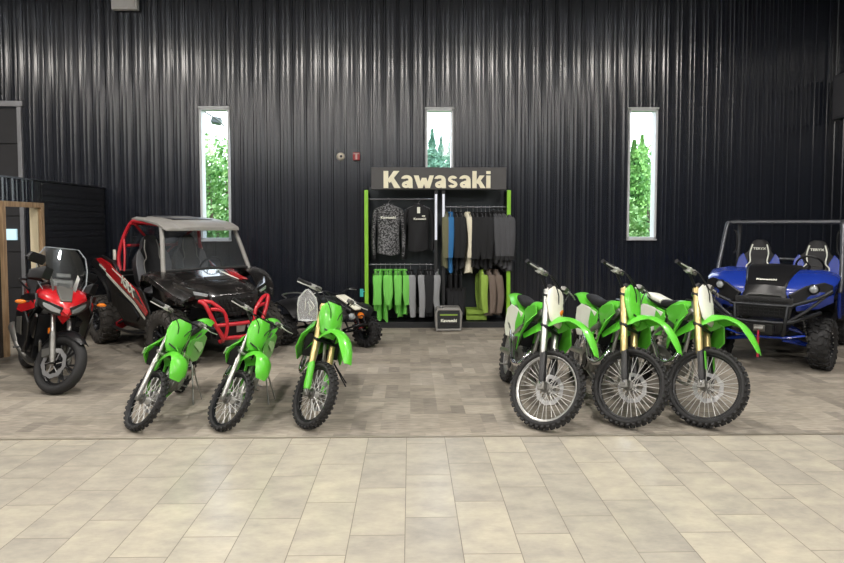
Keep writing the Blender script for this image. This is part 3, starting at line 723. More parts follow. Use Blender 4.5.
# ------------------------------------------------------------------ side-by-side vehicles
def lug_wheel(parent, name, c, R, tw, rimr, steer=0, rimmat=None, lugs=22, side=1, M0=None, tyre_mat=None):
    T = (M0 or Matrix.Identity(4)) @ Matrix.Translation(Vector(c)) @ Matrix.Rotation(R_(steer), 4, 'Z')
    w = empty(name, parent=parent); h = tw/2
    t = MB(T); ro = R-.018
    t.lathe([(rimr, -h*.78), (rimr+.02, -h*.9), ((rimr+ro)/2, -h*1.0), (ro-.03, -h*.95), (ro, -h*.72), (ro, h*.72), (ro-.03, h*.95), ((rimr+ro)/2, h*1.0), (rimr+.02, h*.9), (rimr, h*.78)], 48, closed=True)
    for k in range(lugs):
        for s in (-1, 1):
            a = 2*PI*(k+(.5 if s > 0 else 0))/lugs; kw = 2*PI*R/lugs*.27
            Mx = Matrix.Rotation(-a, 4, 'Y')
            # centre lug, slanting
            b = []
            for r_ in (ro-.01, R):
                b += [(r_, s*h*.04, -kw*.9), (r_, s*h*.50, -kw*.1), (r_, s*h*.50, kw*1.3), (r_, s*h*.04, kw*.5)]
            t.add(b, [(4,5,6,7),(0,1,5,4),(1,2,6,5),(2,3,7,6),(3,0,4,7)], Mx)
            b = []
            for r_, e in ((ro-.03, 1.03), (R-.002, .97)):
                b += [(r_, s*h*.58, -kw*.7), (r_-.0, s*h*e*.92, -kw*.9), (r_-.0, s*h*e*.92, kw*.7), (r_, s*h*.58, kw*.9)]
            t.add(b, [(4,5,6,7),(0,1,5,4),(1,2,6,5),(2,3,7,6),(3,0,4,7)], Mx)
            b = [(ro-.09, s*h*.93, -kw*.5), (ro-.02, s*h*.88, -kw*.7), (ro-.02, s*h*.88, kw*.5), (ro-.09, s*h*.93, kw*.3), (ro-.09, s*h*1.05, -kw*.5), (ro-.02, s*h*1.03, -kw*.7), (ro-.02, s*h*1.03, kw*.5), (ro-.09, s*h*1.05, kw*.3)]
            t.add(b, [(4,5,6,7),(0,1,5,4),(1,2,6,5),(2,3,7,6),(3,0,4,7)], Mx)
    t.build('tyre', tyre_mat or rubber, w, angle=35)
    t = MB(T); o = side*h
    t.lathe([(rimr, -h*.8), (rimr+.008, -h*.82), (rimr+.008, -h*.76), (rimr-.02, -h*.5), (rimr-.02, h*.5), (rimr+.008, h*.76), (rimr+.008, h*.82), (rimr, h*.8), (rimr-.03, h*.5), (rimr-.03, -h*.5)], 36, closed=True)
    for k in range(7):
        a = 2*PI*k/7
        for e in (-.12, .12):
            t.tube([(.03*math.cos(a), o*.45, .03*math.sin(a)), (rimr*.97*math.cos(a+e), o*.62, rimr*.97*math.sin(a+e))], [.016, .012], 6)
    t.lathe([(0, o*.62), (.03, o*.6), (.045, o*.45), (.045, o*.2), (0, o*.2)], 20)
    t.build('rim', rimmat or dark, w)
    t = MB(T)
    for k in range(12):
        a = 2*PI*k/12; t.ball((rimr*.93*math.cos(a), o*.74, rimr*.93*math.sin(a)), .009, 6, 4)
    t.tube([(0, o*.6, 0), (0, o*.66, 0)], .02, 12); t.build('wheel_bolts', alu, w)
    return w
def spring(parent, name, a, b, r, turns, wire, m, core=None):
    t = MB(); a = Vector(a); b = Vector(b); d = (b-a); n = d.normalized(); e = n.orthogonal().normalized(); f = n.cross(e)
    N_ = turns*12; t.tube([a+d*(.1+.72*k/N_)+e*(r*math.cos(k*2*PI/12))+f*(r*math.sin(k*2*PI/12)) for k in range(N_+1)], wire, 6)
    o = t.build(name, m, parent); t = MB(); t.tube([a, b], r*.5, 10); t.tube([a+d*.82, a+d*.98], r*1.05, 12); t.build('damper', core or alud, o); return o
def bucket(parent, c, cols, logo=None, tilt=.2, w=.5, k=1.0):
    """bucket seat: base, shaped backrest with shoulder bolsters and headrest"""
    s_ = empty('seat', parent=parent)
    x, y, z = c; t = MB(Matrix.Translation(Vector(c)))
    t.loft([[(xx, w*.5*math.cos(a)*ww, .0+h*max(-.6, math.sin(a))+.03*abs(math.cos(a))**3) for a in [2*PI*k/14 for k in range(14)]] for xx, ww, h in ((.30, .8, .05), (.26, .98, .10), (0, 1, .10), (-.2, .95, .12))])
    t.build('seat_cushion', cols[0], s_)
    t = MB(Matrix.Translation(Vector((x-.17, y, z+.05))) @ Matrix.Rotation(-tilt, 4, 'Y') @ Matrix.Diagonal((1, k, 1, 1)))
    ol = [(.0, .20), (.12, .25), (.3, .265), (.46, .25), (.56, .19), (.63, .135), (.72, .115), (.79, .085), (.82, .04)]
    front = []
    secs = []
    for zz, ww in ol: secs.append([(.05+.05*abs(q)**2*(1 if zz < .6 else .3) if 1 else 0, ww*q, zz) for q in (-1, -.7, -.35, 0, .35, .7, 1)]+[(-.05, ww*q, zz) for q in (1, .5, 0, -.5, -1)])
    t.loft(secs); bk = t.build('seat_back', cols[0], s_)
    Mx = Matrix.Translation(Vector((x-.17, y, z+.05))) @ Matrix.Rotation(-tilt, 4, 'Y') @ Matrix.Diagonal((1, k, 1, 1))
    for s in (-1, 1):
        t = MB(Mx); t.plate([(.095, s*.12, .06), (.112, s*.25, .1), (.112, s*.268, .36), (.106, s*.24, .52), (.09, s*.19, .60), (.085, s*.13, .46)], .02, (1, 0, 0)); t.build('bolster', cols[1], s_, bevel=.008)
        t = MB(Mx); t.tube([(.10, s*.12, .06), (.10, s*.145, .36), (.10, s*.10, .46), (.085, s*.11, .60), (.078, s*.085, .74)], .009, 6, sm=4); t.build('piping', cols[2], s_)
    if logo:
        t = MB(Mx); t.text(logo, .05, .004, Matrix.Translation((.085, 0, .67)) @ Matrix.Rotation(PI/2, 4, 'Z') @ Matrix.Rotation(PI/2, 4, 'X'), offset=.001); t.build('seat_lettering', cols[2], s_, flat=True)
    return s_

# ================= red and black sport side-by-side (heading obliquely to the viewer's right)
hd_ = R_(-45.5); p = G(169, 367); KS = .895
KR = empty('sport_side_by_side'); tag(KR, 'red and black sport side-by-side with grey roof and red tube bumper', 'off-road vehicle')
WB, TR, WR = 2.40, .70, .385
fwd = Vector((math.cos(hd_), math.sin(hd_), 0)); lft = Vector((-math.sin(hd_), math.cos(hd_), 0))
KR.location = p - fwd*WB*KS + lft*TR*KS; KR.location.z = .004; KR.rotation_euler = (0, 0, hd_); KR.scale = (KS,)*3
for s in (-1, 1):
    lug_wheel(KR, 'front_wheel', (WB, s*TR, WR), WR, .27, .19, steer=8, side=s, tyre_mat=dusty)
    lug_wheel(KR, 'rear_wheel', (0, s*TR, WR), WR, .29, .19, side=s, tyre_mat=dusty)
    for x0, nm in ((WB, 'front'), (0, 'rear')):
        for zz in (.36, .50):
            t = MB(); t.tube([(x0-.18, s*.22, zz+.06), (x0, s*(TR-.12), zz-.02)], .02, 8); t.tube([(x0+.22, s*.22, zz+.06), (x0, s*(TR-.12), zz-.02)], .02, 8); t.build('control_arm', black if nm == 'front' else redt, KR)
    spring(KR, 'coil_spring', (WB+.05, s*.56, .42), (WB-.08, s*.34, .98), .055, 9, .011, black)
    spring(KR, 'coil_spring', (.15, s*.56, .42), (-.0, s*.40, 1.0), .055, 9, .011, black)
t = MB(); t.loft([[(x, s*y, z) for (y, z) in ((w, .34), (w*1.05, .40), (w*1.05, .50), (-w*1.05, .50), (-w*1.05, .40), (-w, .34)) for s in (1,)] for x, w in ((-.2, .22), (.3, .42), (.6, .6), (1.8, .6), (2.1, .35), (2.75, .26))]); t.build('chassis', black, KR, bevel=.01)
# hood and nose
hs = []
for x, w, z0, z1, cr in ((1.72, .62, .80, 1.17, .05), (2.0, .64, .78, 1.14, .06), (2.3, .60, .74, 1.07, .06), (2.6, .50, .74, 1.03, .05), (2.82, .40, .72, .96, .03), (2.90, .34, .72, .90, .01)):
    hs.append([(x, -w, z0), (x, -w*1.02, z1-.10), (x, -w*.82, z1-.015), (x, -w*.4, z1+cr*.5), (x, 0, z1+cr*.4), (x, w*.4, z1+cr*.5), (x, w*.82, z1-.015), (x, w*1.02, z1-.10), (x, w, z0)])
t = MB(); t.loft(hs); hood = t.build('hood', camo_gloss, KR, bevel=.012, angle=30)
t = MB(); t.box((2.42, 0, 1.085), (.13, .34, .02), (0, .26, 0)); t.build('hood_scoop', rubber, hood, bevel=.006)
t = MB()
for dy, w_ in ((-.34, .05), (-.27, .022)):
    t.plate([(1.98, dy-w_-.08, 1.172), (1.98, dy+w_-.08, 1.182), (2.3, dy+w_-.02, 1.108), (2.60, dy+w_*.8, 1.066), (2.60, dy-w_*.8, 1.058), (2.3, dy-w_-.02, 1.102)], .004)
for v in t.v: v.y = -v.y
t.build('hood_stripe', red, hood)
t = MB(); t.plate([(1.98, .20, 1.184), (1.98, .225, 1.184), (2.3, .235, 1.112), (2.60, .235, 1.068), (2.60, .215, 1.068), (2.3, .215, 1.112)], .004); t.build('hood_pinstripe', whitep, hood)
# black mesh grille between the lamps
t = MB()
t.plate([(2.915, -.33, .88), (2.915, .33, .88), (2.87, .26, .60), (2.87, -.26, .60)], .03, (1, 0, .1))
gr = t.build('grille', rubber, KR)
t = MB()
for k in range(9):
    for j in range(4): t.box((2.918+j*.006, -.24+k*.06+(j % 2)*.03-.015, .63+j*.065), (.012, .034, .05))
t.build('grille_mesh', black, gr, bevel=.004)
for s in (-1, 1):
    # angled headlamp and the cheek round it
    t = MB(); t.plate([(2.86, s*.34, .84), (2.72, s*.56, .90), (2.52, s*.68, .98), (2.55, s*.68, .90), (2.76, s*.50, .76), (2.87, s*.34, .74)], .05, (1, s*.6, .3)); hl = t.build('headlamp_surround', blackg, KR, bevel=.01)
    t = MB(); t.plate([(2.905, s*.38, .825), (2.80, s*.54, .87), (2.81, s*.53, .82), (2.90, s*.39, .785)], .02, (1, s*.6, .2)); t.build('headlamp', lampg, hl, bevel=.006)
    # front wing: broad arch over the wheel
    secs = []
    for x, z, w0, w1 in ((1.60, .98, .60, .70), (1.74, 1.10, .60, .80), (1.95, 1.18, .58, .86), (2.2, 1.18, .56, .87), (2.45, 1.10, .52, .84), (2.66, .97, .48, .76), (2.78, .88, .44, .66)):
        secs.append([(x, s*w0, z), (x, s*(w0+w1)/2, z+.02), (x, s*w1, z-.03), (x, s*(w1+.01), z-.10), (x, s*w1, z-.10), (x, s*(w1-.02), z-.05), (x, s*w0, z-.03)])
    t = MB(); t.loft(secs); fw = t.build('front_wing', camo_gloss, KR, bevel=.005)
    # door: black lower, red band sweeping down from the haunch, lettering
    yy = lambda z: .79-max(0, 1.0-z)*.08
    t = MB(); o_ = [(.42, 1.04), (.80, 1.04), (1.2, .98), (1.62, .90), (1.80, .62), (1.68, .40), (.75, .40), (.52, .55)]
    t.plate([(x, s*(yy(z)-.02), z) for x, z in o_], .03, (0, s, 0)); dr = t.build('door', black, KR, bevel=.01)
    t = MB(); t.plate([(x, s*yy(z), z) for x, z in ((.40, 1.25), (.66, 1.15), (1.02, 1.05), (1.42, .91), (1.74, .62), (1.67, .56), (1.32, .76), (.92, .90), (.5, 1.02), (.24, 1.12))], .016, (0, s, 0)); t.build('door_band', red, dr, bevel=.004)
    t = MB(); t.plate([(x, s*(yy(z)+.01), z) for x, z in ((.78, 1.10), (1.05, 1.03), (1.42, .89), (1.62, .70), (1.38, .80), (1.0, .95))], .006, (0, s, 0)); t.build('door_inlay', blackg, dr)
    t = MB(); t.plate([(x, s*(yy(z)+.012), z) for x, z in ((.30, 1.10), (.9, .885), (1.3, .745), (1.66, .535), (1.64, .505), (1.26, .705), (.86, .85), (.30, 1.06))], .006, (0, s, 0)); t.build('door_flash', whitep, dr)
    t = MB(); t.plate([(x, s*(yy(z)+.012), z) for x, z in ((.55, 1.18), (1.0, 1.04), (1.4, .90), (1.38, .885), (1.0, 1.02), (.55, 1.165))], .006, (0, s, 0)); t.build('door_pinstripe', whitep, dr)
    Mt = Matrix.Translation((1.14, s*(yy(.94)+.016), .945)) @ Matrix.Rotation(PI if s > 0 else 0, 4, 'Z') @ Matrix.Rotation(PI/2, 4, 'X') @ Matrix.Rotation(s*.38, 4, 'Z')
    t = MB(); t.text('KRX', .17, .006, Mt, offset=.004, sx=1.5); t.build('door_lettering', whitep, dr, flat=True)
    t = MB(); o_ = [(.62, .82), (1.18, .70), (1.42, .52), (1.30, .44), (.86, .44), (.66, .56)]; t.plate([(x, s*(yy(z)+.0), z) for x, z in o_], .03, (0, s, 0)); t.build('door_lower_panel', dark, dr, bevel=.012)
    # rear quarter: rising red and black haunch over the rear wheel
    t = MB(); o_ = [(.62, .98), (.64, 1.16), (.48, 1.31), (.07, 1.39), (-.35, 1.33), (-.48, 1.22), (-.22, 1.14), (.15, 1.04), (.34, .84), (.42, .62), (.55, .62)]
    t.plate([(x, s*(.75-.04*abs(x)), z) for x, z in o_], .05, (0, s, .1)); rq = t.build('rear_quarter', black, KR, bevel=.012)
    t = MB(); o_ = [(.58, 1.14), (.44, 1.27), (.07, 1.355), (-.20, 1.33), (.10, 1.23), (.44, 1.12), (.58, 1.0)]
    t.plate([(x, s*(.785-.04*abs(x)), z) for x, z in o_], .014, (0, s, .1)); t.build('quarter_panel', red, rq, bevel=.004)
    t = MB(); t.plate([(x, s*(.797-.04*abs(x)), z) for x, z in ((.02, 1.26), (.44, 1.12), (.55, 1.02), (.53, .99), (.42, 1.08), (.02, 1.235))], .005, (0, s, .1)); t.build('quarter_flash', whitep, rq)
    secs = []
    for x, z, w0, w1 in ((.44, .74, .5, .78), (.42, .92, .5, .80), (.30, 1.06, .5, .82), (.05, 1.17, .5, .82), (-.2, 1.20, .5, .80), (-.45, 1.18, .5, .76)):
        secs.append([(x, s*w0, z), (x, s*w1, z-.01), (x, s*w1, z-.05), (x, s*w0, z-.03)])
    t = MB(); t.loft(secs); t.build('rear_wheel_arch', black, KR, bevel=.006)
    # red cage behind, grey A-pillar in front
    t = MB(); t.tube([(.42, s*.66, 1.12), (.36, s*.66, 1.34), (.42, s*.60, 1.64), (.56, s*.54, 1.85), (.80, s*.53, 1.87), (1.5, s*.52, 1.82)], .028, 10, sm=4); t.build('cage_tube', redt, KR)
    t = MB(); t.tube([(1.50, s*.52, 1.83), (1.68, s*.55, 1.76), (1.92, s*.64, 1.22), (1.95, s*.64, 1.12)], .032, 10, sm=4); t.build('front_pillar', graym, KR)
    t = MB(); t.tube([(.42, s*.60, 1.60), (.50, s*.62, 1.36), (.54, s*.65, 1.12)], .018, 8, sm=3); t.build('cage_brace', redt, KR)
    t = MB(); t.box((.30, s*.70, 1.36), (.07, .03, .16)); t.build('side_marker', whitep, KR, bevel=.01)
    # lower nerf bar
    t = MB(); t.tube([(.55, s*.60, .40), (.68, s*.80, .36), (1.6, s*.80, .36), (1.78, s*.58, .42)], .022, 8, sm=3); t.build('side_bar', black, KR)
    t = MB(); t.plate([(.40, s*.55, .42), (.62, s*.74, .40), (.55, s*.70, .26), (.42, s*.5, .30)], .02); t.build('rock_guard', redt, KR, bevel=.006)
    bucket(KR, (.92, s*.30, .80), (mat('seat_charcoal', '2B2B2E', .6, bump=.15, bscale=250), mat('seat_grey', '6A6B6E', .6), graym), w=.52)
    # mudflap of the rear edge
# cross tubes
for x, z, nm in ((.60, 1.84, 0), (.42, 1.50, 0)):
    t = MB(); t.tube([(x, -.56, z), (x, .56, z)], .024, 10); t.build('cross_tube', redt, KR)
t = MB(); t.tube([(.62, -.50, 1.82), (.38, .0, 1.32), (.38, .12, 1.24)], .018, 8); t.build('cage_diagonal', redt, KR)
t = MB(); t.tube([(.62, .50, 1.82), (.38, .0, 1.32), (.38, -.12, 1.24)], .018, 8); t.build('cage_diagonal', redt, KR)
# roof: moulded panel with raised centre
t = MB(); secs = []
for x, w, z, d in ((.44, .44, 1.90, .03), (.56, .53, 1.93, .04), (1.1, .58, 1.91, .04), (1.6, .58, 1.855, .045), (1.78, .57, 1.80, .045), (1.84, .55, 1.765, .03)):
    secs.append([(x, -w, z-d), (x, -w, z-.01), (x, -w*.86, z+.015), (x, -w*.62, z), (x, -w*.55, z+.02), (x, 0, z+.03), (x, w*.55, z+.02), (x, w*.62, z), (x, w*.86, z+.015), (x, w, z-.01), (x, w, z-d)])
t.loft(secs); rf = t.build('roof', graym, KR, bevel=.006, angle=25)
t = MB(); t.plate([(.7, -.30, 1.958), (.7, .30, 1.958), (1.5, .30, 1.902), (1.5, -.30, 1.902)], .006); t.build('roof_insert', mat('roof_dark', '44464A', .35), rf)
# windscreen
t = MB(); t.plate([(1.69, -.53, 1.755), (1.69, .53, 1.755), (1.93, .62, 1.20), (1.93, -.62, 1.20)], .006); t.build('windscreen', clear_mat('screen_tint', 'C9D4DE', .14), KR, flat=True)
t = MB(); t.tube([(1.69, -.53, 1.76), (1.69, .53, 1.76)], .02, 8); t.build('screen_header', dark, KR)
t = MB(); t.tube([(1.94, -.62, 1.19), (1.95, 0, 1.20), (1.94, .62, 1.19)], .018, 8); t.build('screen_seal', rubber, KR)
# side nets as tinted panels at the rear of the cab
t = MB(); t.plate([(.46, -.58, 1.15), (.46, .58, 1.15), (.56, .50, 1.82), (.56, -.50, 1.82)], .006); t.build('rear_window', clear_mat('side_tint', '9EAAB6', .06), KR, flat=True)
# dash, wheel
t = MB(); t.loft([[(1.62, y, .85), (1.78, y, .9), (1.80, y, 1.14), (1.60, y, 1.13)] for y in (-.6, .6)]); t.build('dashboard', black, KR, bevel=.02)
t = MB(); Mw = Matrix.Translation((1.42, .30, 1.18)) @ Matrix.Rotation(R_(-62), 4, 'Y')
t.tube([Mw @ Vector((.17*math.cos(a), .17*math.sin(a), 0)) for a in [2*PI*k/28 for k in range(28)]], .014, 8, closed=True)
for k in range(3):
    a = PI/2+2*PI*k/3; t.tube([Mw @ V(0,0,0), Mw @ V(.17*math.cos(a), .17*math.sin(a), 0)], .01, 6)
t.build('steering_wheel', black, KR)
t = MB(); t.tube([Mw @ V(0,0,0), (1.64, .30, 1.06)], .02, 8); t.build('steering_column', black, KR)
t = MB(); t.box((-.05, 0, .98), (.6, 1.0, .1)); t.box((-.3, 0, 1.06), (.1, 1.1, .16)); t.build('cargo_bed', black, KR, bevel=.02)
t = MB(); t.box((.40, 0, .80), (.12, 1.2, .6)); t.build('firewall', black, KR, bevel=.01)
# red tube bumper
t = MB()
bp = []
for s in (-1, 1):
    t.tube([(2.90, s*.50, .84), (2.98, s*.46, .80), (3.02, s*.36, .56), (3.02, s*.24, .34), (2.9, s*.22, .28)], .028, 10, sm=3)
    t.tube([(3.00, s*.40, .74), (3.04, s*.24, .70), (3.06, s*.20, .50), (3.03, s*.22, .34)], .024, 10, sm=3)
    t.tube([(2.90, s*.50, .84), (2.98, s*.38, .83), (3.04, s*.24, .70)], .026, 10, sm=2)
t.tube([(3.03, -.34, .52), (3.07, 0, .52), (3.03, .34, .52)], .026, 10); t.tube([(3.02, -.25, .34), (3.04, 0, .33), (3.02, .25, .34)], .028, 10)
bpr = t.build('front_bumper', redt, KR)
t = MB(); t.plate([(3.04, -.06, .49), (3.04, .08, .49), (3.03, .06, .40), (3.03, -.05, .40)], .012); t.build('bumper_plate', alu, bpr, bevel=.003)
t = MB(); t.box((2.86, 0, .48), (.12, .46, .26)); t.build('skid_plate', black, KR, bevel=.01)

for o in KR.children:
    n_ = o.name.split('.')[0]
    if n_ in ('cage_tube', 'front_pillar', 'cage_brace', 'side_marker', 'seat', 'cross_tube', 'cage_diagonal', 'roof', 'windscreen', 'screen_header', 'screen_seal', 'side_window', 'rear_window', 'dashboard', 'steering_wheel', 'steering_column'):
        o.location.x += .22; o.location.z += .07
    if n_ in ('front_bumper', 'hood', 'grille', 'headlamp_surround', 'front_wing'): o.location.z += .06
    if n_ == 'headlamp_surround': o.location.z += .10
    if n_ == 'rear_quarter': o.location.x += .12; o.location.z += .02
    if n_ == 'door': o.location.x += .15; o.location.z += .06

# ================= blue utility side-by-side (nearly head-on, at the right)
hd_ = R_(-129); BS = .9; BW = .62; BWB, BR = 2.18, .335
pb_ = G(822, 369.5)          # its left front tyre stands here
BL = empty('utility_side_by_side'); tag(BL, 'blue utility side-by-side with open roll cage and black front bumper', 'off-road vehicle')
fwd = Vector((math.cos(hd_), math.sin(hd_), 0)); lft = Vector((-math.sin(hd_), math.cos(hd_), 0))
BL.location = pb_ - fwd*BWB*BS - lft*BW*BS; BL.location.z = .004; BL.rotation_euler = (0, 0, hd_); BL.scale = (BS,)*3
for s in (-1, 1):
    lug_wheel(BL, 'front_wheel', (BWB, s*BW, BR), BR, .24, .165, steer=-6, side=s, lugs=20)
    lug_wheel(BL, 'rear_wheel', (0, s*BW, BR), BR, .27, .165, side=s, lugs=20)
    for x0, m_ in ((BWB, blue), (0, black)):
        t = MB(); t.tube([(x0-.16, s*.18, .36), (x0, s*(BW-.10), .28)], .022, 8); t.tube([(x0+.18, s*.18, .36), (x0, s*(BW-.10), .28)], .022, 8); t.build('control_arm', m_, BL)
        t = MB(); t.tube([(x0-.12, s*.2, .52), (x0, s*(BW-.10), .42)], .018, 8); t.tube([(x0+.12, s*.2, .52), (x0, s*(BW-.10), .42)], .018, 8); t.build('control_arm', m_, BL)
    spring(BL, 'coil_spring', (BWB+.05, s*.46, .36), (BWB-.02, s*.34, .80), .048, 8, .010, black)
    # wing and headlamp cheeks (blue)
    secs = []
    for x, z, w0, w1, dz in ((1.62, 1.03, .34, .70, .30), (1.80, 1.09, .34, .77, .12), (2.05, 1.10, .32, .79, .10), (2.28, 1.04, .28, .77, .12), (2.46, .97, .25, .71, .16), (2.58, .90, .24, .60, .16), (2.62, .84, .24, .50, .12)):
        secs.append([(x, s*w0, z+.01), (x, s*(w0*.45+w1*.55), z+.015), (x, s*(w1-.05), z-.02), (x, s*w1, z-.07), (x, s*(w1-.01), z-dz), (x, s*(w1-.05), z-dz), (x, s*(w1-.08), z-.10), (x, s*w0, z-.08)])
    t = MB(); t.loft(secs); fw = t.build('front_wing', blue, BL, bevel=.008)
    t = MB(); t.plate([(2.65, s*.27, .82), (2.60, s*.45, .94), (2.52, s*.64, .99), (2.44, s*.73, .95), (2.44, s*.72, .84), (2.58, s*.56, .76), (2.66, s*.34, .70)], .06, (1, s*.35, .2)); hs_ = t.build('headlamp_surround', black, BL, bevel=.012)
    t = MB(Matrix.Translation((2.60, s*.54, .905)) @ Matrix.Scale(.72, 4) @ Matrix.Rotation(-PI/2+.25*s, 4, 'Z')); t.lathe([(0, .045), (.05, .04), (.07, .02), (.075, -.02), (0, -.03)], 24); t.build('headlamp', lampg, hs_)
    t = MB(Matrix.Translation((2.595, s*.54, .905)) @ Matrix.Scale(.72, 4) @ Matrix.Rotation(-PI/2+.25*s, 4, 'Z')); t.lathe([(.078, -.03), (.092, -.03), (.09, .035), (.078, .04)], 24, closed=True); t.build('lamp_bezel', dark, hs_)
    t = MB(); t.plate([(2.66, s*.36, .68), (2.60, s*.60, .76), (2.46, s*.74, .84), (2.42, s*.74, .74), (2.56, s*.60, .66), (2.65, s*.36, .62)], .03, (1, s*.3, 0)); t.build('lower_cheek', blue, BL, bevel=.008)
    # door and rear box side
    t = MB(); o_ = [(.62, .42), (1.50, .42), (1.62, .60), (1.62, .98), (1.3, .92), (.9, .86), (.62, .92)]; t.plate([(x, s*.74, z) for x, z in o_], .04, (0, s, 0)); t.build('door', blue, BL, bevel=.012)
    t = MB(); o_ = [(-.62, .78), (.40, .78), (.40, 1.06), (-.62, 1.06)]; t.plate([(x, s*.66, z) for x, z in o_], .035, (0, s, 0)); t.build('bed_side', blue, BL, bevel=.01)
    secs = []
    for k in range(8):
        a = -.2+(PI+.4)*k/7; x = .44*math.cos(a); z = BR+.44*math.sin(a); secs.append([(x, s*.50, z), (x, s*.78, z), (x*1.06, s*.78, z+.03), (x*1.06, s*.50, z+.03)])
    t = MB(); t.loft(secs); t.build('rear_wheel_arch', black, BL)
    # cage
    t = MB(); t.tube([(1.80, s*.76, .98), (1.72, s*.77, 1.16), (1.34, s*.74, 1.84), (1.26, s*.72, 1.90), (1.15, s*.71, 1.92), (.62, s*.70, 1.93)], .03, 10, sm=4); t.build('cage_front_post', cagem, BL)
    t = MB(); t.tube([(.45, s*.72, .90), (.45, s*.74, 1.12), (.58, s*.72, 1.30), (.56, s*.70, 1.82), (.66, s*.70, 1.93)], .028, 10, sm=4); t.build('cage_rear_post', cagem, BL)
    t = MB(); t.tube([(1.0, s*.70, 1.80), (1.0, s*.66, 1.74), (1.0, s*.66, 1.50), (1.0, s*.70, 1.44)], .012, 8, sm=3); t.build('grab_handle', black, BL)
    bucket(BL, (.95, s*.385, .72), (seatv, blue, whitep), logo='TERYX', w=.6, tilt=.22, k=1.18)
t = MB(); secs = []
for x, w, z, lo in ((1.55, .36, 1.10, .8), (1.75, .38, 1.13, .8), (2.1, .35, 1.10, .75), (2.4, .30, 1.0, .7), (2.58, .27, .90, .66), (2.66, .25, .78, .62)):
    secs.append([(x, -w, lo), (x, -w, z-.03), (x, -w*.8, z+.02), (x, 0, z+.035), (x, w*.8, z+.02), (x, w, z-.03), (x, w, lo)])
t.loft(secs); hood = t.build('hood', black, BL, bevel=.012, angle=25)
t = MB(); t.text('Kawasaki', .05, .006, Matrix.Translation((2.50, 0, .995)) @ Matrix.Rotation(PI/2, 4, 'Z') @ Matrix.Rotation(.50, 4, 'X'), offset=.002, sx=1.3); t.build('hood_lettering', whitep, hood, flat=True)
t = MB(); t.plate([(2.665, -.34, .78), (2.665, .34, .78), (2.66, .30, .52), (2.66, -.30, .52)], .04, (1, 0, 0)); g_ = t.build('grille', rubber, BL, bevel=.006)
t = MB()
for k in range(5): t.box((2.69, 0, .55+k*.045), (.012, .56, .014))
for k in range(9): t.box((2.692, -.24+k*.06, .64), (.01, .012, .22))
t.build('grille_bars', black, g_)
t = MB(); t.tube([(1.24, -.71, 1.915), (1.24, .71, 1.915)], .024, 10); t.build('cage_cross_tube', cagem, BL)
t = MB(); t.tube([(.62, -.70, 1.93), (.62, .70, 1.93)], .024, 10); t.build('cage_cross_tube', cagem, BL)
t = MB(); t.tube([(.50, -.72, 1.34), (.50, .72, 1.34)], .020, 10); t.build('cage_cross_tube', cagem, BL)
t = MB(); t.loft([[(1.50, y, .85), (1.62, y, .8), (1.66, y, 1.08), (1.48, y, 1.06)] for y in (-.64, .64)]); t.build('dashboard', black, BL, bevel=.02)
t = MB(); Mw = Matrix.Translation((1.32, .36, 1.12)) @ Matrix.Rotation(R_(-60), 4, 'Y')
t.tube([Mw @ Vector((.17*math.cos(a), .17*math.sin(a), 0)) for a in [2*PI*k/28 for k in range(28)]], .014, 8, closed=True)
for k in range(3):
    a = PI/2+2*PI*k/3; t.tube([Mw @ V(0,0,0), Mw @ V(.17*math.cos(a), .17*math.sin(a), 0)], .01, 6)
t.tube([Mw @ V(0,0,0), (1.55, .36, 1.0)], .02, 8); t.build('steering_wheel', black, BL)
t = MB(); t.loft([[(x, -w, .30), (x, w, .30), (x, w, .44), (x, -w, .44)] for x, w in ((-.5, .3), (.5, .5), (.6, .66), (1.6, .66), (1.9, .25), (2.66, .24))]); t.build('chassis', black, BL, bevel=.01)
t = MB(); t.box((-.1, 0, .80), (1.0, 1.28, .05)); t.box((.40, 0, .92), (.04, 1.28, .28)); t.box((-.6, 0, .92), (.04, 1.28, .28)); t.build('cargo_bed', black, BL, bevel=.01)
t = MB(); t.box((.75, 0, .62), (.5, 1.3, .34)); t.build('seat_base', black, BL, bevel=.02)
# bumper
t = MB()
t.tube([(2.70, -.74, .84), (2.80, -.62, .76), (2.86, -.36, .66), (2.88, -.30, .64), (2.88, .30, .64), (2.86, .36, .66), (2.80, .62, .76), (2.70, .74, .84)], .022, 10, sm=2)
t.tube([(2.60, -.62, .56), (2.84, -.46, .50), (2.92, -.30, .44), (2.94, 0, .43), (2.92, .30, .44), (2.84, .46, .50), (2.60, .62, .56)], .022, 10, sm=3)
for s in (-1, 1):
    t.tube([(2.88, s*.30, .64), (2.93, s*.28, .44), (2.88, s*.26, .28), (2.7, s*.22, .28)], .022, 10, sm=3); t.tube([(2.70, s*.74, .84), (2.86, s*.50, .60), (2.92, s*.30, .45)], .018, 8, sm=3)
bpb = t.build('front_bumper', mat('bumper_black', '2C2E31', .4, metal=.5), BL)
t = MB(); t.box((2.86, 0, .40), (.16, .30, .14)); t.tube([(2.86, -.16, .41), (2.86, .16, .41)], .06, 16); w_ = t.build('winch', black, BL, bevel=.008)
t = MB(); t.box((2.95, .0, .41), (.03, .13, .08)); t.tube([(2.97, -.05, .41), (2.97, .05, .41)], .03, 10); t.build('fairlead', alud, w_, bevel=.004)
t = MB(); t.tube([(2.98, .0, .40), (3.0, .0, .33)], .012, 8); t.box((3.0, .0, .19), (.008, .026, .28)); t.build('winch_strap', mat('red_strap', '9E1E34', .8), w_)
t = MB(); t.tube([(2.55, -.45, .30), (2.7, -.2, .27), (2.7, .2, .27), (2.55, .45, .30)], .03, 8, sm=3, flat=.5); t.build('skid_bar', blue, BL)
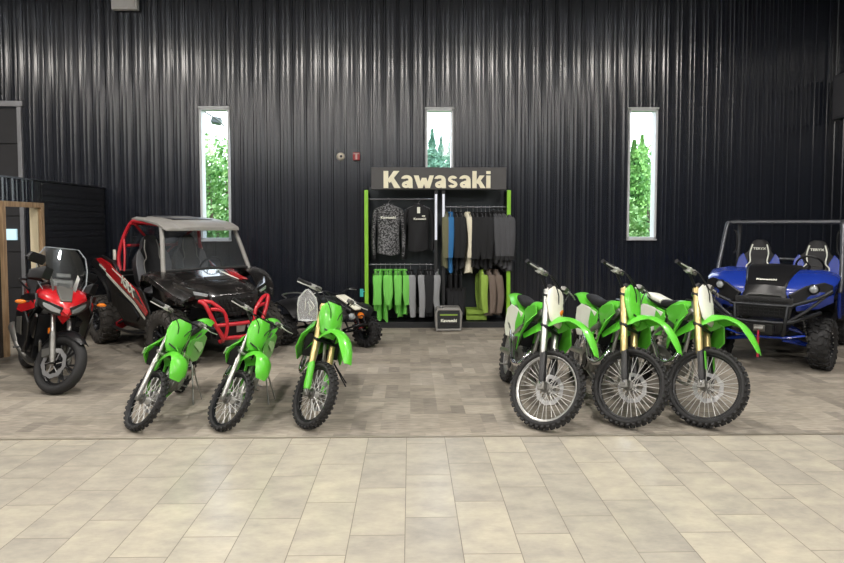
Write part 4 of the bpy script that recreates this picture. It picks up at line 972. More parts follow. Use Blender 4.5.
for o in BL.children:
    n_ = o.name.split('.')[0]
    if n_ in ('front_wheel', 'rear_wheel', 'control_arm', 'coil_spring', 'cage_front_post', 'cage_rear_post', 'cage_cross_tube', 'grab_handle'): continue
    o.location.z += .06 if n_ in ('seat', 'seat_base', 'cargo_bed') else (.23 if n_ == 'front_bumper' else .17)
# ================= black sport quad behind the left row
Q = empty('sport_quad'); tag(Q, 'small black quad bike with cream nose, behind the left-hand dirt bikes', 'quad bike')
hq = R_(-46); qp = G(367, 347); S_ = .78; QR = .215
qf = Vector((math.cos(hq), math.sin(hq), 0)); ql = Vector((-math.sin(hq), math.cos(hq), 0))
Q.rotation_euler = (0, 0, hq); Q.location = qp - qf*(.95) - ql*.36; Q.location.z = .004
for s in (-1, 1):
    lug_wheel(Q, 'front_wheel', (.95, s*.36, QR), QR, .17, .10, steer=12, side=s, lugs=18)
    lug_wheel(Q, 'rear_wheel', (0, s*.36, QR), QR, .22, .10, side=s, lugs=18)
    t = MB(); t.tube([(.85, s*.1, .26), (.95, s*.28, .22)], .014, 8); t.tube([(1.05, s*.1, .26), (.95, s*.28, .22)], .014, 8); t.build('control_arm', dark, Q)
    spring(Q, 'coil_spring', (.97, s*.26, .24), (.90, s*.12, .52), .028, 8, .006, redt)
    secs = []
    for x, z, w0, w1 in ((.72, .50, .12, .26), (.80, .58, .12, .36), (.95, .62, .12, .42), (1.08, .58, .12, .38), (1.16, .50, .12, .24)):
        secs.append([(x, s*w0, z), (x, s*(w0+w1)/2, z+.01), (x, s*w1, z-.04), (x, s*w1, z-.055), (x, s*w0, z-.02)])
    t = MB(); t.loft(secs); t.build('front_mudguard', black, Q)
    secs = []
    for x, z, w0, w1 in ((.30, .44, .14, .40), (.18, .58, .14, .45), (0, .64, .12, .47), (-.2, .60, .12, .45), (-.28, .55, .12, .42)):
        secs.append([(x, s*w0, z), (x, s*(w0+w1)/2, z+.01), (x, s*w1, z-.03), (x, s*w1, z-.045), (x, s*w0, z-.02)])
    t = MB(); t.loft(secs); t.build('rear_mudguard', black, Q)
    t = MB(Matrix.Translation((1.17, s*.075, .49)) @ Matrix.Rotation(-PI/2, 4, 'Z')); t.lathe([(0, .035), (.03, .03), (.042, .01), (.045, -.02), (0, -.03)], 20); t.build('headlamp', lampg if s < 0 else orange, Q)
    t = MB(); a, b = V(.70, s*.26, .80), V(.66, s*.38, .79); t.tube([a, b], .017, 10); t.build('grip', seatv, Q)
    t = MB(); t.tube([V(.72, s*.22, .80), V(.76, s*.25, .795), V(.72, s*.36, .78)], .006, 6); t.build('lever', alu, Q)
t = MB(); t.loft([[(x, y*w, z+h*k) for y, k in ((-1, -1), (-1, .4), (-.6, 1), (.6, 1), (1, .4), (1, -1))] for x, w, z, h in ((-.28, .08, .58, .03), (-.1, .12, .6, .06), (.3, .10, .58, .07), (.5, .09, .62, .08))]); t.build('seat', seatv, Q, bevel=.01)
t = MB(); t.loft([[(x, y*w, z+h*k) for y, k in ((-1, -1), (-1, .4), (-.6, 1), (.6, 1), (1, .4), (1, -1))] for x, w, z, h in ((.5, .09, .62, .08), (.7, .12, .62, .10), (.95, .11, .62, .06), (1.14, .08, .56, .03))]); t.build('tank_cover', black, Q, bevel=.01)
t = MB(); t.plate([(.82, -.075, .735), (.82, .075, .735), (1.12, .085, .64), (1.20, .05, .58), (1.20, -.05, .58), (1.12, -.085, .64)], .025); t.build('nose_panel', cream, Q, bevel=.008)
t = MB(); t.tube([(.66, -.38, .79), (.74, -.18, .80), (.76, -.08, .76), (.76, .08, .76), (.74, .18, .80), (.66, .38, .79)], .011, 8, sm=3); t.build('handlebar', dark, Q)
t = MB(); t.tube([(.76, 0, .76), (.86, 0, .44)], .02, 8); t.build('steering_column', dark, Q)
t = MB()
for s in (-1, 1): t.tube([(-.1, s*.10, .45), (.3, s*.12, .22), (.8, s*.12, .22), (1.1, s*.09, .34), (.8, s*.10, .55), (0, s*.10, .52)], .014, 8, sm=2)
t.tube([(1.0, -.09, .30), (1.26, -.09, .38), (1.30, 0, .40), (1.26, .09, .38), (1.0, .09, .30)], .013, 8, sm=3); t.tube([(1.29, -.05, .39), (1.24, -.05, .5), (1.24, .05, .5), (1.29, .05, .39)], .01, 8)
t.build('frame', dark, Q)
t = MB(); t.box((.48, 0, .34), (.34, .22, .24)); t.tube([(.42, -.15, .3), (.42, .15, .3)], .09, 16); t.build('engine', alud, Q, bevel=.015)
t = MB(); t.tube([(0, -.3, QR), (0, .3, QR)], .018, 8); t.tube([(.4, 0, .28), (0, 0, QR)], .03, 8); t.build('rear_axle', dark, Q)
t = MB(); t.tube([(-.25, -.16, .62), (-.36, -.16, .66), (-.40, 0, .67), (-.36, .16, .66), (-.25, .16, .62)], .011, 8, sm=3); t.build('grab_bar', alu, Q)
# ------------------------------------------------------------------ red adventure tourer at the left
VT = empty('touring_motorcycle'); tag(VT, 'red and black touring motorcycle with tall clear windscreen, beside the oak doorway', 'motorcycle')
def versys():
    root = VT; L = 1.50; R = .30; Rr = .305; rake = R_(26); u = Vector((-math.sin(rake), 0, math.cos(rake)))
    fa = V(L, 0, R); ra = V(0, 0, Rr); P0 = fa+V(-.04, 0, 0)
    St = Matrix.Translation(P0) @ Matrix.Rotation(R_(34), 4, u) @ Matrix.Translation(-P0)
    sm = lambda: MB(St)
    def fp(t, y=0, dx=0): return fa+u*t+V(dx*math.cos(rake), y, dx*math.sin(rake))
    wheel(root, 'front_wheel', fa, R, .12, St, black, dark, cast=True, disc_side=(1, -1), disc_r=.15)
    wheel(root, 'rear_wheel', ra, Rr, .18, Matrix.Identity(4), black, dark, cast=True, disc_side=-1, disc_r=.12)
    for s in (-1, 1):
        t = sm(); t.tube([fp(.30, s*.105), fp(.74, s*.105)], .024, 12); t.build('fork_tube', alu, root)
        t = sm(); t.tube([fp(0, s*.105), fp(.06, s*.105), (fp(.32, s*.105))], [.026, .03, .031], 12); t.box(fp(.12, s*.10, -.06), (.10, .05, .08), (0, -rake, 0)); t.build('fork_leg', alud, root)
        t = sm(); t.box(fp(.34, s*.115, -.03), (.03, .02, .06), (0, -rake, 0)); t.build('fork_reflector', orange, root, bevel=.004)
        # hand guard, grip, lever, mirror
        t = sm(); t.loft([[q+V(0, 0, a) for a in (-h, h)]+[q+V(-.02, 0, a) for a in (h, -h)] for q, h in ((fp(.84, s*.20, .03), .02), (fp(.86, s*.27, .13), .06), (fp(.87, s*.36, .12), .065), (fp(.86, s*.44, .02), .045))]); t.build('hand_guard', black, root, bevel=.006)
        t = sm(); t.tube([fp(.86, s*.28, -.0), fp(.86, s*.42, -.03)], .017, 10); t.build('grip', seatv, root)
        t = sm(); t.tube([fp(.84, s*.24, -.02), fp(.98, s*.30, -.0), fp(1.04, s*.34, .0)], .007, 8, sm=3); st = t.build('mirror_stalk', black, root)
        t = sm(); t.loft([[fp(1.06, s*.36, .02)+V(x, y*.11*w, z*.055*w) for y, z in ((-1, -.4), (-.7, -1), (.8, -1), (1, 0), (.7, .9), (-.7, .8))] for x, w in ((.03, .6), (.02, 1), (-.02, 1))]); t.build('mirror', black, root, bevel=.005)
        t = MB(); t.tube([(1.32, s*.20, .92), (1.34, s*.33, .90)], .011, 8); t.build('signal_stalk', black, root)
        t = MB(); t.ball((1.345, s*.37, .90), (.03, .05, .022), 12, 8); t.build('turn_signal', orange, root)
    t = sm(); t.tube([fp(.84, -.40, -.03), fp(.85, -.2, -.02), fp(.82, 0, 0), fp(.85, .2, -.02), fp(.84, .40, -.03)], .012, 8, sm=3); t.build('handlebar', dark, root)
    for tt in (.74, .52): 
        t = sm(); t.box(fp(tt), (.09, .27, .035), (0, -rake, 0)); t.build('triple_clamp', dark, root, bevel=.01)
    # mudguard
    t = sm(); t.strip([fa+V(x, 0, z) for x, z in ((-.30, .14), (-.24, .24), (-.12, .325), (.02, .345), (.14, .31), (.22, .25))], [.06, .07, .075, .075, .07, .05], drop=[.05, .07, .07, .06, .05, .02]); t.build('front_mudguard', black, root)
    # nose: red beak
    def oval(x, cz, w, h, bot=1.0): return [(x, w*math.copysign(abs(math.cos(a))**.75, math.cos(a)), cz+h*(math.copysign(abs(math.sin(a))**.8, math.sin(a)))*(1 if math.sin(a) > 0 else bot)) for a in [2*PI*k/18 for k in range(18)]]
    t = MB(); t.loft([oval(1.12, .98, .20, .10), oval(1.25, .97, .24, .10), oval(1.38, .93, .22, .09), oval(1.48, .88, .13, .07), oval(1.55, .83, .05, .04)]); t.build('nose_fairing', red, root)
    t = MB(); t.plate([(1.60, 0, .80), (1.50, .07, .87), (1.42, .06, .96), (1.42, -.06, .96), (1.50, -.07, .87)], .03, (1, 0, .6)); t.plate([(1.545, 0, .84), (1.47, -.06, .78), (1.44, 0, .70), (1.47, .06, .78)], .04, (1, 0, -.3)); t.build('beak', red, root, bevel=.008)
    t = MB(); t.plate([(1.50, -.05, .93), (1.50, .05, .93), (1.38, .075, 1.035), (1.24, .05, 1.09), (1.24, -.05, 1.09), (1.38, -.075, 1.035)], .03, (.6, 0, 1)); t.build('centre_cowl', alud, root, bevel=.006)
    for s in (-1, 1):
        t = MB(); t.plate([(1.545, s*.025, .875), (1.47, s*.17, .93), (1.37, s*.26, .965), (1.40, s*.245, .885), (1.48, s*.13, .81), (1.535, s*.04, .79)], .035, (1, s*.5, .25)); h = t.build('headlamp_bezel', blackg, root, bevel=.008)
        t = MB(); t.plate([(1.562, s*.05, .850), (1.50, s*.15, .90), (1.425, s*.215, .92), (1.435, s*.20, .88), (1.505, s*.125, .83), (1.552, s*.055, .815)], .02, (1, s*.5, .25)); t.build('headlamp', lampg, h, bevel=.005)
        # side fairing: red upper, black lower
        t = MB(); t.plate([(1.40, s*.25, 1.0), (1.30, s*.30, .98), (1.02, s*.32, .93), (.78, s*.27, .86), (.84, s*.27, .72), (1.05, s*.32, .66), (1.30, s*.30, .78), (1.44, s*.24, .86)], .025, (.15, s, .1)); f = t.build('side_fairing', black, root, bevel=.01)
        t = MB(); t.plate([(1.42, s*.255, .93), (1.28, s*.318, .90), (1.05, s*.34, .84), (1.0, s*.34, .78), (1.22, s*.325, .78), (1.42, s*.26, .85)], .012, (.15, s, .1)); t.build('fairing_insert', red, f, bevel=.004)
        t = MB(); t.plate([(1.30, s*.31, .80), (1.0, s*.335, .78), (.86, s*.31, .60), (.98, s*.28, .42), (1.14, s*.26, .38), (1.28, s*.26, .50), (1.36, s*.28, .70)], .025, (.2, s, 0)); lf = t.build('lower_fairing', black, root, bevel=.01)
        t = MB(); t.plate([(1.24, s*.33, .74), (1.10, s*.345, .72), (1.08, s*.33, .56), (1.20, s*.305, .55)], .012, (.2, s, 0)); t.build('fairing_vent', alud, lf, bevel=.004)
        t = MB(); t.plate([(.74, s*.19, .84), (.45, s*.17, .86), (.30, s*.15, .80), (.50, s*.17, .66), (.72, s*.19, .66)], .02, (0, s, 0)); t.build('side_cover', red, root, bevel=.006)
        t = MB(); t.plate([(.25, s*.13, .90), (-.05, s*.12, .96), (-.25, s*.10, .98), (-.22, s*.10, .90), (.05, s*.13, .82), (.25, s*.15, .80)], .02, (0, s, 0)); t.build('tail_cover', red, root, bevel=.006)
        t = MB(); t.tube([(.3, s*.14, .94), (.1, s*.19, 1.0), (-.2, s*.17, 1.03), (-.28, s*.08, 1.02)], .013, 8, sm=3); t.build('grab_rail', black, root)
        t = MB(); t.tube([(1.18, s*.10, .92), (.95, s*.17, .72), (.62, s*.18, .50), (.55, s*.15, .38)], .03, 8, sm=4); t.build('frame_spar', dark, root)
        t = MB(); t.tube([(.60, s*.14, .34), (.60, s*.27, .33)], .016, 8, flat=.6); t.build('footpeg', black, root)
    # windscreen
    t = MB(); xs = []
    for y in (-1, -.6, -.2, .2, .6, 1): xs.append(y)
    rows = []
    for z, w, x in ((.99, .16, 1.38), (1.10, .225, 1.30), (1.24, .24, 1.21), (1.37, .225, 1.13), (1.46, .16, 1.07)):
        rows.append([(x-.07*y*y, w*y, z) for y in xs]+[(x-.07*y*y-.005, w*y, z) for y in xs[::-1]])
    t.loft(rows); ws = t.build('windscreen', clear_mat('screen_clear', 'E4EAEE', .12), root)
    rim = [rows[k][0] for k in range(5)]+[rows[4][j] for j in range(1, 5)]+[rows[k][5] for k in range(4, -1, -1)]
    t = MB(); t.tube(rim, .005, 6); t.build('screen_edge', mat('screen_edge', '9AA1A6', .3), ws)
    t = MB(); t.box((1.22, 0, 1.06), (.06, .20, .16), (0, -.5, 0)); t.box((1.22, 0, 1.18), (.02, .14, .05), (0, -.4, 0)); t.build('instrument_panel', alud, root, bevel=.01)
    for s in (-1, 1):
        t = MB(); t.plate([(1.36, s*.10, 1.0), (1.30, s*.14, 1.16), (1.26, s*.125, 1.2), (1.30, s*.08, 1.04)], .012, (1, 0, .4)); t.build('screen_bracket', alu, root, bevel=.003)
    # tank, seats
    t = MB(); t.loft([oval(1.16, .96, .12, .07), oval(1.05, 1.0, .17, .11), oval(.90, .99, .18, .12), oval(.75, .93, .15, .09), oval(.66, .88, .11, .06)]); t.build('fuel_tank', blackg, root)
    t = MB(); t.loft([oval(.76, .89, .09, .04), oval(.6, .86, .14, .05), oval(.38, .88, .15, .05), oval(.28, .93, .13, .05), oval(.05, .99, .13, .045), oval(-.18, 1.01, .10, .035)]); t.build('seat', seatv, root)
    t = MB(); t.plate([(-.26, -.09, .98), (-.26, .09, .98), (-.30, .06, .92), (-.30, -.06, .92)], .03, (-1, 0, 0)); t.build('tail_lamp', redt, root, bevel=.005)
    t = MB(); t.plate([(-.22, -.09, .88), (-.22, .09, .88), (-.42, .08, .56), (-.42, -.08, .56)], .015); t.build('rear_mudguard', black, root)
    # engine etc.
    t = MB(); t.box((.82, 0, .42), (.42, .34, .30)); t.tube([(.66, -.2, .40), (.66, .2, .40)], .12, 20); t.tube([(.92, -.19, .42), (.92, .19, .42)], .09, 20); e = t.build('engine', dark, root, bevel=.02)
    t = MB(); t.box((.98, 0, .64), (.20, .36, .26), (0, .35, 0)); t.build('cylinder_head', alud, e, bevel=.015)
    t = MB(); t.box((1.16, 0, .60), (.04, .36, .34), (0, .2, 0)); t.build('radiator', dark, root, bevel=.01)
    t = MB()
    for y in (-.12, -.04, .04, .12): t.tube([(1.08, y, .60), (1.15, y, .46), (1.08, y*.7, .28), (.90, y*.4-.05, .20)], .018, 8, sm=4)
    t.tube([(.92, -.05, .20), (.62, -.1, .18), (.40, -.17, .28), (.32, -.20, .34)], .032, 10, sm=3); t.build('exhaust_headers', alud, root)
    t = MB(); t.tube([(.34, -.18, .33), (.28, -.18, .36), (.02, -.20, .48), (-.03, -.205, .50)], [.03, .055, .058, .04], 14); t.build('silencer', alud, root)
    t = MB()
    for s in (-1, 1): t.tube([(.52, s*.12, .40), (.25, s*.14, .38), (0, s*.14, Rr)], .035, 8, flat=1.2)
    t.build('swingarm', dark, root)
    t = MB(); t.tube([(.62, .16, .30), (.66, .36, -.05)], .012, 8); t.box((.66, .37, -.05), (.06, .05, .012)); t.build('side_stand', black, root)
    settle(root, R_(-50), R_(8), 'front_wheel', 'rear_wheel', G(53, 394.5), L)
versys()
# ------------------------------------------------------------------ clothes rack with sign
RY = 10.08                                    # front plane of the rack
def rp(px, py, Y=RY): return D(px, py, Y)
BK_Y = WALL_Y-.06
xl, xr = rp(364.5, 250).x, rp(510.5, 250).x
ztop = rp(367, 190).z
rack = empty('display_rack', ((xl+xr)/2, RY+.25, 0)); tag(rack, 'black wall rack with lime green end posts and two bays of rails', 'clothes rack')
ox, oy = (xl+xr)/2, RY+.25
def rb(mb, name, m, **k):
    for v in mb.v: v.x -= ox; v.y -= oy
    return mb.build(name, m, rack, **k)
blk = mat('rack_black', '202225', .5); gpost = lime
for xa in (xl, xr):
    w_ = .062; t = MB(); t.box((xa+(w_/2 if xa == xl else -w_/2), RY+.02, ztop/2), (w_, .06, ztop)); rb(t, 'end_post', gpost, bevel=.004)
    t = MB(); t.box((xa+(w_/2 if xa == xl else -w_/2), RY+.28, ztop/2), (.03, .46, ztop)); rb(t, 'side_frame', blk, bevel=.004)
t = MB(); t.box((ox, RY+.50, ztop/2+.04), (xr-xl-.08, .03, ztop+.08)); rb(t, 'back_panel', mat('rack_back', '343B40', .6), bevel=.003)
m1, m2 = rp(436, 250).x, rp(443.5, 250).x
for xm in (m1, m2):
    t = MB(); t.box((xm, RY+.05, ztop/2), (.055, .05, ztop)); po = rb(t, 'centre_post', blk, bevel=.003)
    zt, zb = rp(440, 194).z, rp(440, 240).z
    t = MB(); t.box((xm, RY+.02, (zt+zb)/2), (.038, .012, zt-zb)); 
    for v in t.v: v.x -= ox; v.y -= oy
    t.build('light_strip', mat('white_strip', 'D8DDE8', .3, emit=.25), po)
t = MB(); t.box((ox, RY+.25, .05), (xr-xl-.08, .5, .10)); rb(t, 'plinth', blk, bevel=.005)
rails = {'ul': (rp(372, 199), m1, xl), 'ur': (rp(480, 207), xr, m2), 'll': (rp(400, 265), m1, xl), 'lr': (rp(480, 265), xr, m2)}
for k, (p_, xb, xa) in rails.items():
    t = MB(); t.tube([(xa+.03, RY+.12, p_.z), (xb-.03, RY+.12, p_.z)], .012, 8); rl = rb(t, 'rail', mat('rail_steel', '6E7074', .35, metal=.8))
    t = MB()
    for xx in (xa+.06, xb-.06): t.tube([(xx, RY+.12, p_.z), (xx, RY+.49, p_.z+.03)], .010, 6)
    rb(t, 'rail_bracket', blk)
# sign
s0, s1 = rp(371, 167, RY-.02), rp(506.5, 189.5, RY-.02)
sg = empty('header_sign', ((s0.x+s1.x)/2, RY+.08, s1.z)); tag(sg, 'dark grey header sign board with pale raised lettering above the rack', 'sign')
t = MB(); t.box((0, 0, (s0.z-s1.z)/2), (s1.x-s0.x, .16, s0.z-s1.z)); t.build('sign_board', mat('sign_board', '4A494A', .5), sg, bevel=.004)
def heavy(mb, s, h, M):
    """heavy rounded sans lettering, drawn as thick strokes: cap height 1"""
    W_ = .2
    def bar(a, b, w=W_):
        a = Vector((a[0], a[1], 0)); b = Vector((b[0], b[1], 0)); d = (b-a).normalized(); n = Vector((-d.y, d.x, 0))*(w/2)
        return [a+n, a-n, b-n, b+n]
    def ring(cx, cy, rx, ry, a0, a1, w=W_, n=14):
        out = []
        for k in range(n):
            t0, t1 = R_(a0+(a1-a0)*k/n), R_(a0+(a1-a0)*(k+1)/n)
            f = lambda r, t_: Vector((cx+(rx+r)*math.cos(t_), cy+(ry+r)*math.sin(t_), 0))
            out.append([f(w/2, t0), f(w/2, t1), f(-w/2, t1), f(-w/2, t0)])
        return out
    x = 0
    for ch in s:
        Q = []
        if ch == 'K':
            Q = [[Vector((0,0,0)), Vector((.26,0,0)), Vector((.26,1,0)), Vector((0,1,0))], [Vector((.2,.46,0)), Vector((.34,.30,0)), Vector((.86,1,0)), Vector((.54,1,0))], [Vector((.32,.56,0)), Vector((.58,0,0)), Vector((.92,0,0)), Vector((.50,.70,0))]]; adv = .93
        elif ch == 'a':
            Q = ring(.30, .53, .20, .13, 5, 175, .19)+[[Vector((.40,.0,0)), Vector((.63,.0,0)), Vector((.61,.55,0)), Vector((.38,.55,0))]]+ring(.26, .20, .14, .115, 0, 360, .17)+[[Vector((.26,.34,0)), Vector((.45,.34,0)), Vector((.45,.46,0)), Vector((.26,.42,0))]]; adv = .69
        elif ch == 'w':
            P = [(.0, .74), (.22, .0), (.42, .6), (.62, .0), (.84, .74)]
            for a, b in zip(P, P[1:]): 
                w = .13
                Q.append([Vector((a[0]-w, a[1], 0)), Vector((b[0]-w*.9, b[1], 0)), Vector((b[0]+w*.9, b[1], 0)), Vector((a[0]+w, a[1], 0))])
            for q in Q:
                for v in q: v.x += .1
            adv = 1.06
        elif ch == 's':
            Q = ring(.28, .52, .17, .125, 20, 270, .17)+ring(.28, .22, .17, .125, -160, 90, .17)+[[Vector((.2,.30,0)), Vector((.36,.28,0)), Vector((.40,.42,0)), Vector((.2,.46,0))]]; adv = .61
        elif ch == 'k':
            Q = [[Vector((0,0,0)), Vector((.23,0,0)), Vector((.23,1,0)), Vector((0,1,0))], [Vector((.18,.36,0)), Vector((.30,.24,0)), Vector((.66,.74,0)), Vector((.39,.74,0))], [Vector((.26,.42,0)), Vector((.44,0,0)), Vector((.72,0,0)), Vector((.40,.54,0))]]; adv = .73
        elif ch == 'i':
            Q = [[Vector((0,0,0)), Vector((.23,0,0)), Vector((.23,.74,0)), Vector((0,.74,0))], [Vector((0,.83,0)), Vector((.23,.83,0)), Vector((.23,1,0)), Vector((0,1,0))]]; adv = .25
        for i, q in enumerate(Q):
            o = .0006*i
            vs = [(x+v.x, v.y, o) for v in q]+[(x+v.x, v.y, -.12) for v in q]
            mb.add([(a*h, b*h, c*h) for a, b, c in vs], [(0,1,2,3),(7,6,5,4),(0,4,5,1),(1,5,6,2),(2,6,7,3),(3,7,4,0)], M)
        x += adv+.025
    return x*h
a, b = rp(383.5, 188, RY-.03), rp(491.5, 171, RY-.03)
hh = b.z-a.z; wd_ = sum((.93, .69, 1.06, .69, .61, .69, .73, .25))+8*.025
cap = hh
Mt = Matrix.Translation((a.x, RY-.02, a.z)) @ Matrix.Rotation(PI/2, 4, 'X') @ Matrix.Diagonal(((b.x-a.x)/(wd_*cap), 1, 1, 1))
t = MB(); heavy(t, 'Kawasaki', cap, Mt)
for v in t.v: v.x -= sg.location.x; v.y -= sg.location.y; v.z -= sg.location.z
t.build('raised_lettering', mat('sign_letters', 'E2DCC2', .4, emit=.12), sg, flat=True)  # faint glow put into the letter colour

# hangers and garments
hang_m = mat('hanger_wire', '8C8C90', .35, metal=.7)
HG = {'ul': 'hangers on the upper left rail', 'ur': 'hangers on the upper right rail', 'll': 'hangers on the lower left rail', 'lr': 'hangers on the lower right rail'}
def hanger(x, rail, face=False, rz=0.0, w=.36):
    p_ = rails[rail][0]; o = empty('clothes_hanger', (x, RY+.12, p_.z)); o.rotation_euler.z = rz if face else PI/2+rz
    tag(o, 'thin metal clothes hanger on the '+{'ul': 'upper left', 'ur': 'upper right', 'll': 'lower left', 'lr': 'lower right'}[rail]+' rail of the rack', 'hanger', HG[rail])
    t = MB(); hk = [(.0-.0, 0, -.075), (0, 0, -.045), (.022, 0, -.028), (.024, 0, .0), (.0, 0, .022), (-.022, 0, .006)]
    t.tube(hk, .0035, 6, sm=3); t.build('hook', hang_m, o)
    t = MB(); t.tube([(0, 0, -.07), (-w*.5, 0, -.15), (-w*.5, 0, -.165), (w*.5, 0, -.165), (w*.5, 0, -.15), (0, 0, -.07)], .005, 6); t.build('arms', hang_m, o)
    return p_.z
def shirt(x, rail, L, mats, label, cat='shirt', group=None, face=False, w=.40, sleeves=True, thick=.05, rz=0.0, name='hanging_shirt', sleeve_len=.55, hem=.0, print_=None, seed=0, slim=1.0, hood=False):
    """garment on a hanger; body, two sleeves and a collar; face-on or edge-on"""
    zr = hanger(x, rail, face, rz, w*.9); rnd = random.Random(seed)
    o = empty(name, (x, RY+.12, zr-.10-L)); o.rotation_euler.z = rz if face else PI/2+rz
    tag(o, label, cat, group)
    T = MB(Matrix.Translation((0, 0, L+.005))); sh = w*.5
    secs = []; n = 18
    for k in range(9):
        u = k/8; z = -u*L*1.0
        hw = (.07, sh*.78, sh*.92, sh*.86, sh*.82, sh*.80, sh*.80, sh*.82, sh*.84)[k]*(slim if k > 1 else 1); z = (0, -.045, -.10, -L*.28, -L*.42, -L*.56, -L*.70, -L*.85, -L)[k]
        q = []
        for j in range(n):
            a = 2*PI*j/n; fold = 1+.22*math.sin(a*3+k*.7+seed)*min(1, u*2)
            q.append((hw*math.cos(a), thick*.5*math.sin(a)*fold*(1+.4*u)+.01*math.sin(u*5+seed), z+(.02*math.sin(a*2+seed) if k == 8 else 0)))
        secs.append(q)
    T.loft(secs); b_ = T.build('body', mats[0], o, angle=60)
    if sleeves:
        for s in (-1, 1):
            t = MB(Matrix.Translation((0, 0, L))); sl = sleeve_len
            t.tube([(s*sh*.80, 0, -.07), (s*sh*1.0, 0, -.14), (s*(sh+.03), rnd.uniform(-.02, .02), -.14-sl*.5), (s*(sh*.98+.02), rnd.uniform(-.03, .03), -.12-sl)], [.055, .062, .055, .042], 10, sm=3, flat=.62 if face else .34)
            t.build('sleeve', mats[1] if len(mats) > 1 else mats[0], o)
            if len(mats) > 2:
                t = MB(Matrix.Translation((0, 0, L))); t.tube([(s*(sh*.98+.02), 0, -.12-sl+.03), (s*(sh*.98+.02), 0, -.16-sl)], .046, 10, flat=.7); t.build('cuff', mats[2], o)
    t = MB(Matrix.Translation((0, 0, L))); t.tube([(.075*math.cos(a), .03*math.sin(a), .01+(.012 if hood else 0)*math.sin(a)) for a in [2*PI*k/16 for k in range(16)]], .016 if not hood else .03, 6, closed=True); t.build('collar', mats[0] if not hood else mats[-1], o)
    return o, b_
def cloth(n, c, **k): return mat('cloth_'+n, c, .85, bump=.35, bscale=50, **k)
m_camo, nt, b_, tc = nodes_mat('camo_print')
v1 = N(nt, 'ShaderNodeTexNoise', Scale=34.0, Detail=4.0, Roughness=.7); nt.links.new(tc.outputs['Object'], v1.inputs['Vector'])
rr_ = N(nt, 'ShaderNodeValToRGB'); rr_.color_ramp.interpolation = 'CONSTANT'
rr_.color_ramp.elements[0].color = lin('2A2B2D'); rr_.color_ramp.elements[1].position = .52; rr_.color_ramp.elements[1].color = lin('8E8F92'); e_ = rr_.color_ramp.elements.new(.60); e_.color = lin('3A3B3E')
nt.links.new(v1.outputs['Fac'], rr_.inputs[0]); nt.links.new(rr_.outputs[0], b_.inputs['Base Color']); b_.inputs['Roughness'].default_value = .8
ck, cdg, cg, cb = cloth('black', '1B1C1F'), cloth('dark_grey', '4C4D51'), cloth('grey', '8D8F92'), cloth('blue', '2F6FA8')
col_, ccr, cbr, cog = cloth('olive', '6C6C52'), cloth('cream', 'E4DEC8'), cloth('brown', '6F6258'), cloth('yellow_green', '90B04A')
def fx(px, rail): return rp(px, 230, RY+.12).x
# face-on pair
zr = rails['ul'][0].z
o, b_ = shirt(fx(388.5, 'ul'), 'ul', .80, (m_camo, m_camo, ck), 'grey camouflage long-sleeved jersey facing out on the upper left rail', 'jersey', face=True, w=.44, thick=.14, name='camo_jersey', sleeve_len=.72, seed=1)
t = MB(); t.text('Kawasaki', .055, .004, Matrix.Translation((0, -.115, .80*.75)) @ Matrix.Rotation(PI/2, 4, 'X'), offset=.002, sx=1.2); t.build('chest_print', whitep, o, flat=True)
o, b_ = shirt(fx(418.5, 'ul'), 'ul', .74, (ck, ck), 'black sweatshirt with small white print facing out beside the camouflage jersey', 'sweatshirt', face=True, w=.42, thick=.14, name='sweatshirt', sleeve_len=.62, seed=2)
t = MB(); t.text('Kawasaki', .045, .004, Matrix.Translation((.02, -.118, .74*.70)) @ Matrix.Rotation(PI/2, 4, 'X'), offset=.002, sx=1.2); t.box((.08, -.115, .565), (.05, .004, .02)); t.build('chest_print', whitep, o, flat=True)
t = MB(); t.box((.0, -.112, .66), (.05, .004, .10)); t.build('price_tag', whitep, o)
# upper right, edge-on
UR = [(445.5, .88, (col_,), 'olive green shirt at the left end of the upper right rail', .08), (450.5, .96, (cb,), 'blue shirt between the olive shirt and the black ones', .07),
      (456, .92, (ck,), 'black shirt just right of the blue shirt', .05), (461, .90, (ck,), 'black shirt with a white mark, left of the cream shirt', .09), (467.5, .98, (ccr,), 'cream long shirt in the middle of the upper right rail', .10)]
for i, (px, L, ms, lb, th) in enumerate(UR):
    o, _ = shirt(fx(px, 'ur'), 'ur', L, ms, lb, 'shirt', w=.44, thick=th, rz=random.uniform(-.1, .1)+(.12 if i in (3, 4) else 0), seed=i+10, sleeve_len=.6, slim=.9)
    if i == 3:
        t = MB(); t.box((-.04, -.05, .66), (.10, .012, .045)); t.box((-.05, -.05, .60), (.08, .012, .03)); t.build('white_mark', whitep, o)
for i in range(5):
    shirt(fx(473+i*4.1, 'ur'), 'ur', .88+.03*(i % 2), (ck,), 'plain black shirt in the tight row right of the cream shirt', 'shirt', 'plain black shirts on the upper right rail', w=.44, thick=.07, rz=random.uniform(-.1, .1), seed=i+20, sleeve_len=.62, slim=.9)
for i in range(4):
    shirt(fx(494+i*4.3, 'ur'), 'ur', .80+.05*i, (cdg, cdg, ck), ('dark grey hooded top, first of the grey ones after the black shirts', 'dark grey hooded top, second of the grey ones from the left', 'dark grey hooded top, second of the grey ones from the green post', 'dark grey hooded top, nearest the right-hand green post')[i], 'hooded top', w=.46, thick=.09, rz=.16+random.uniform(-.05, .05), seed=i+30, sleeve_len=.6, name='hooded_top', hood=True)
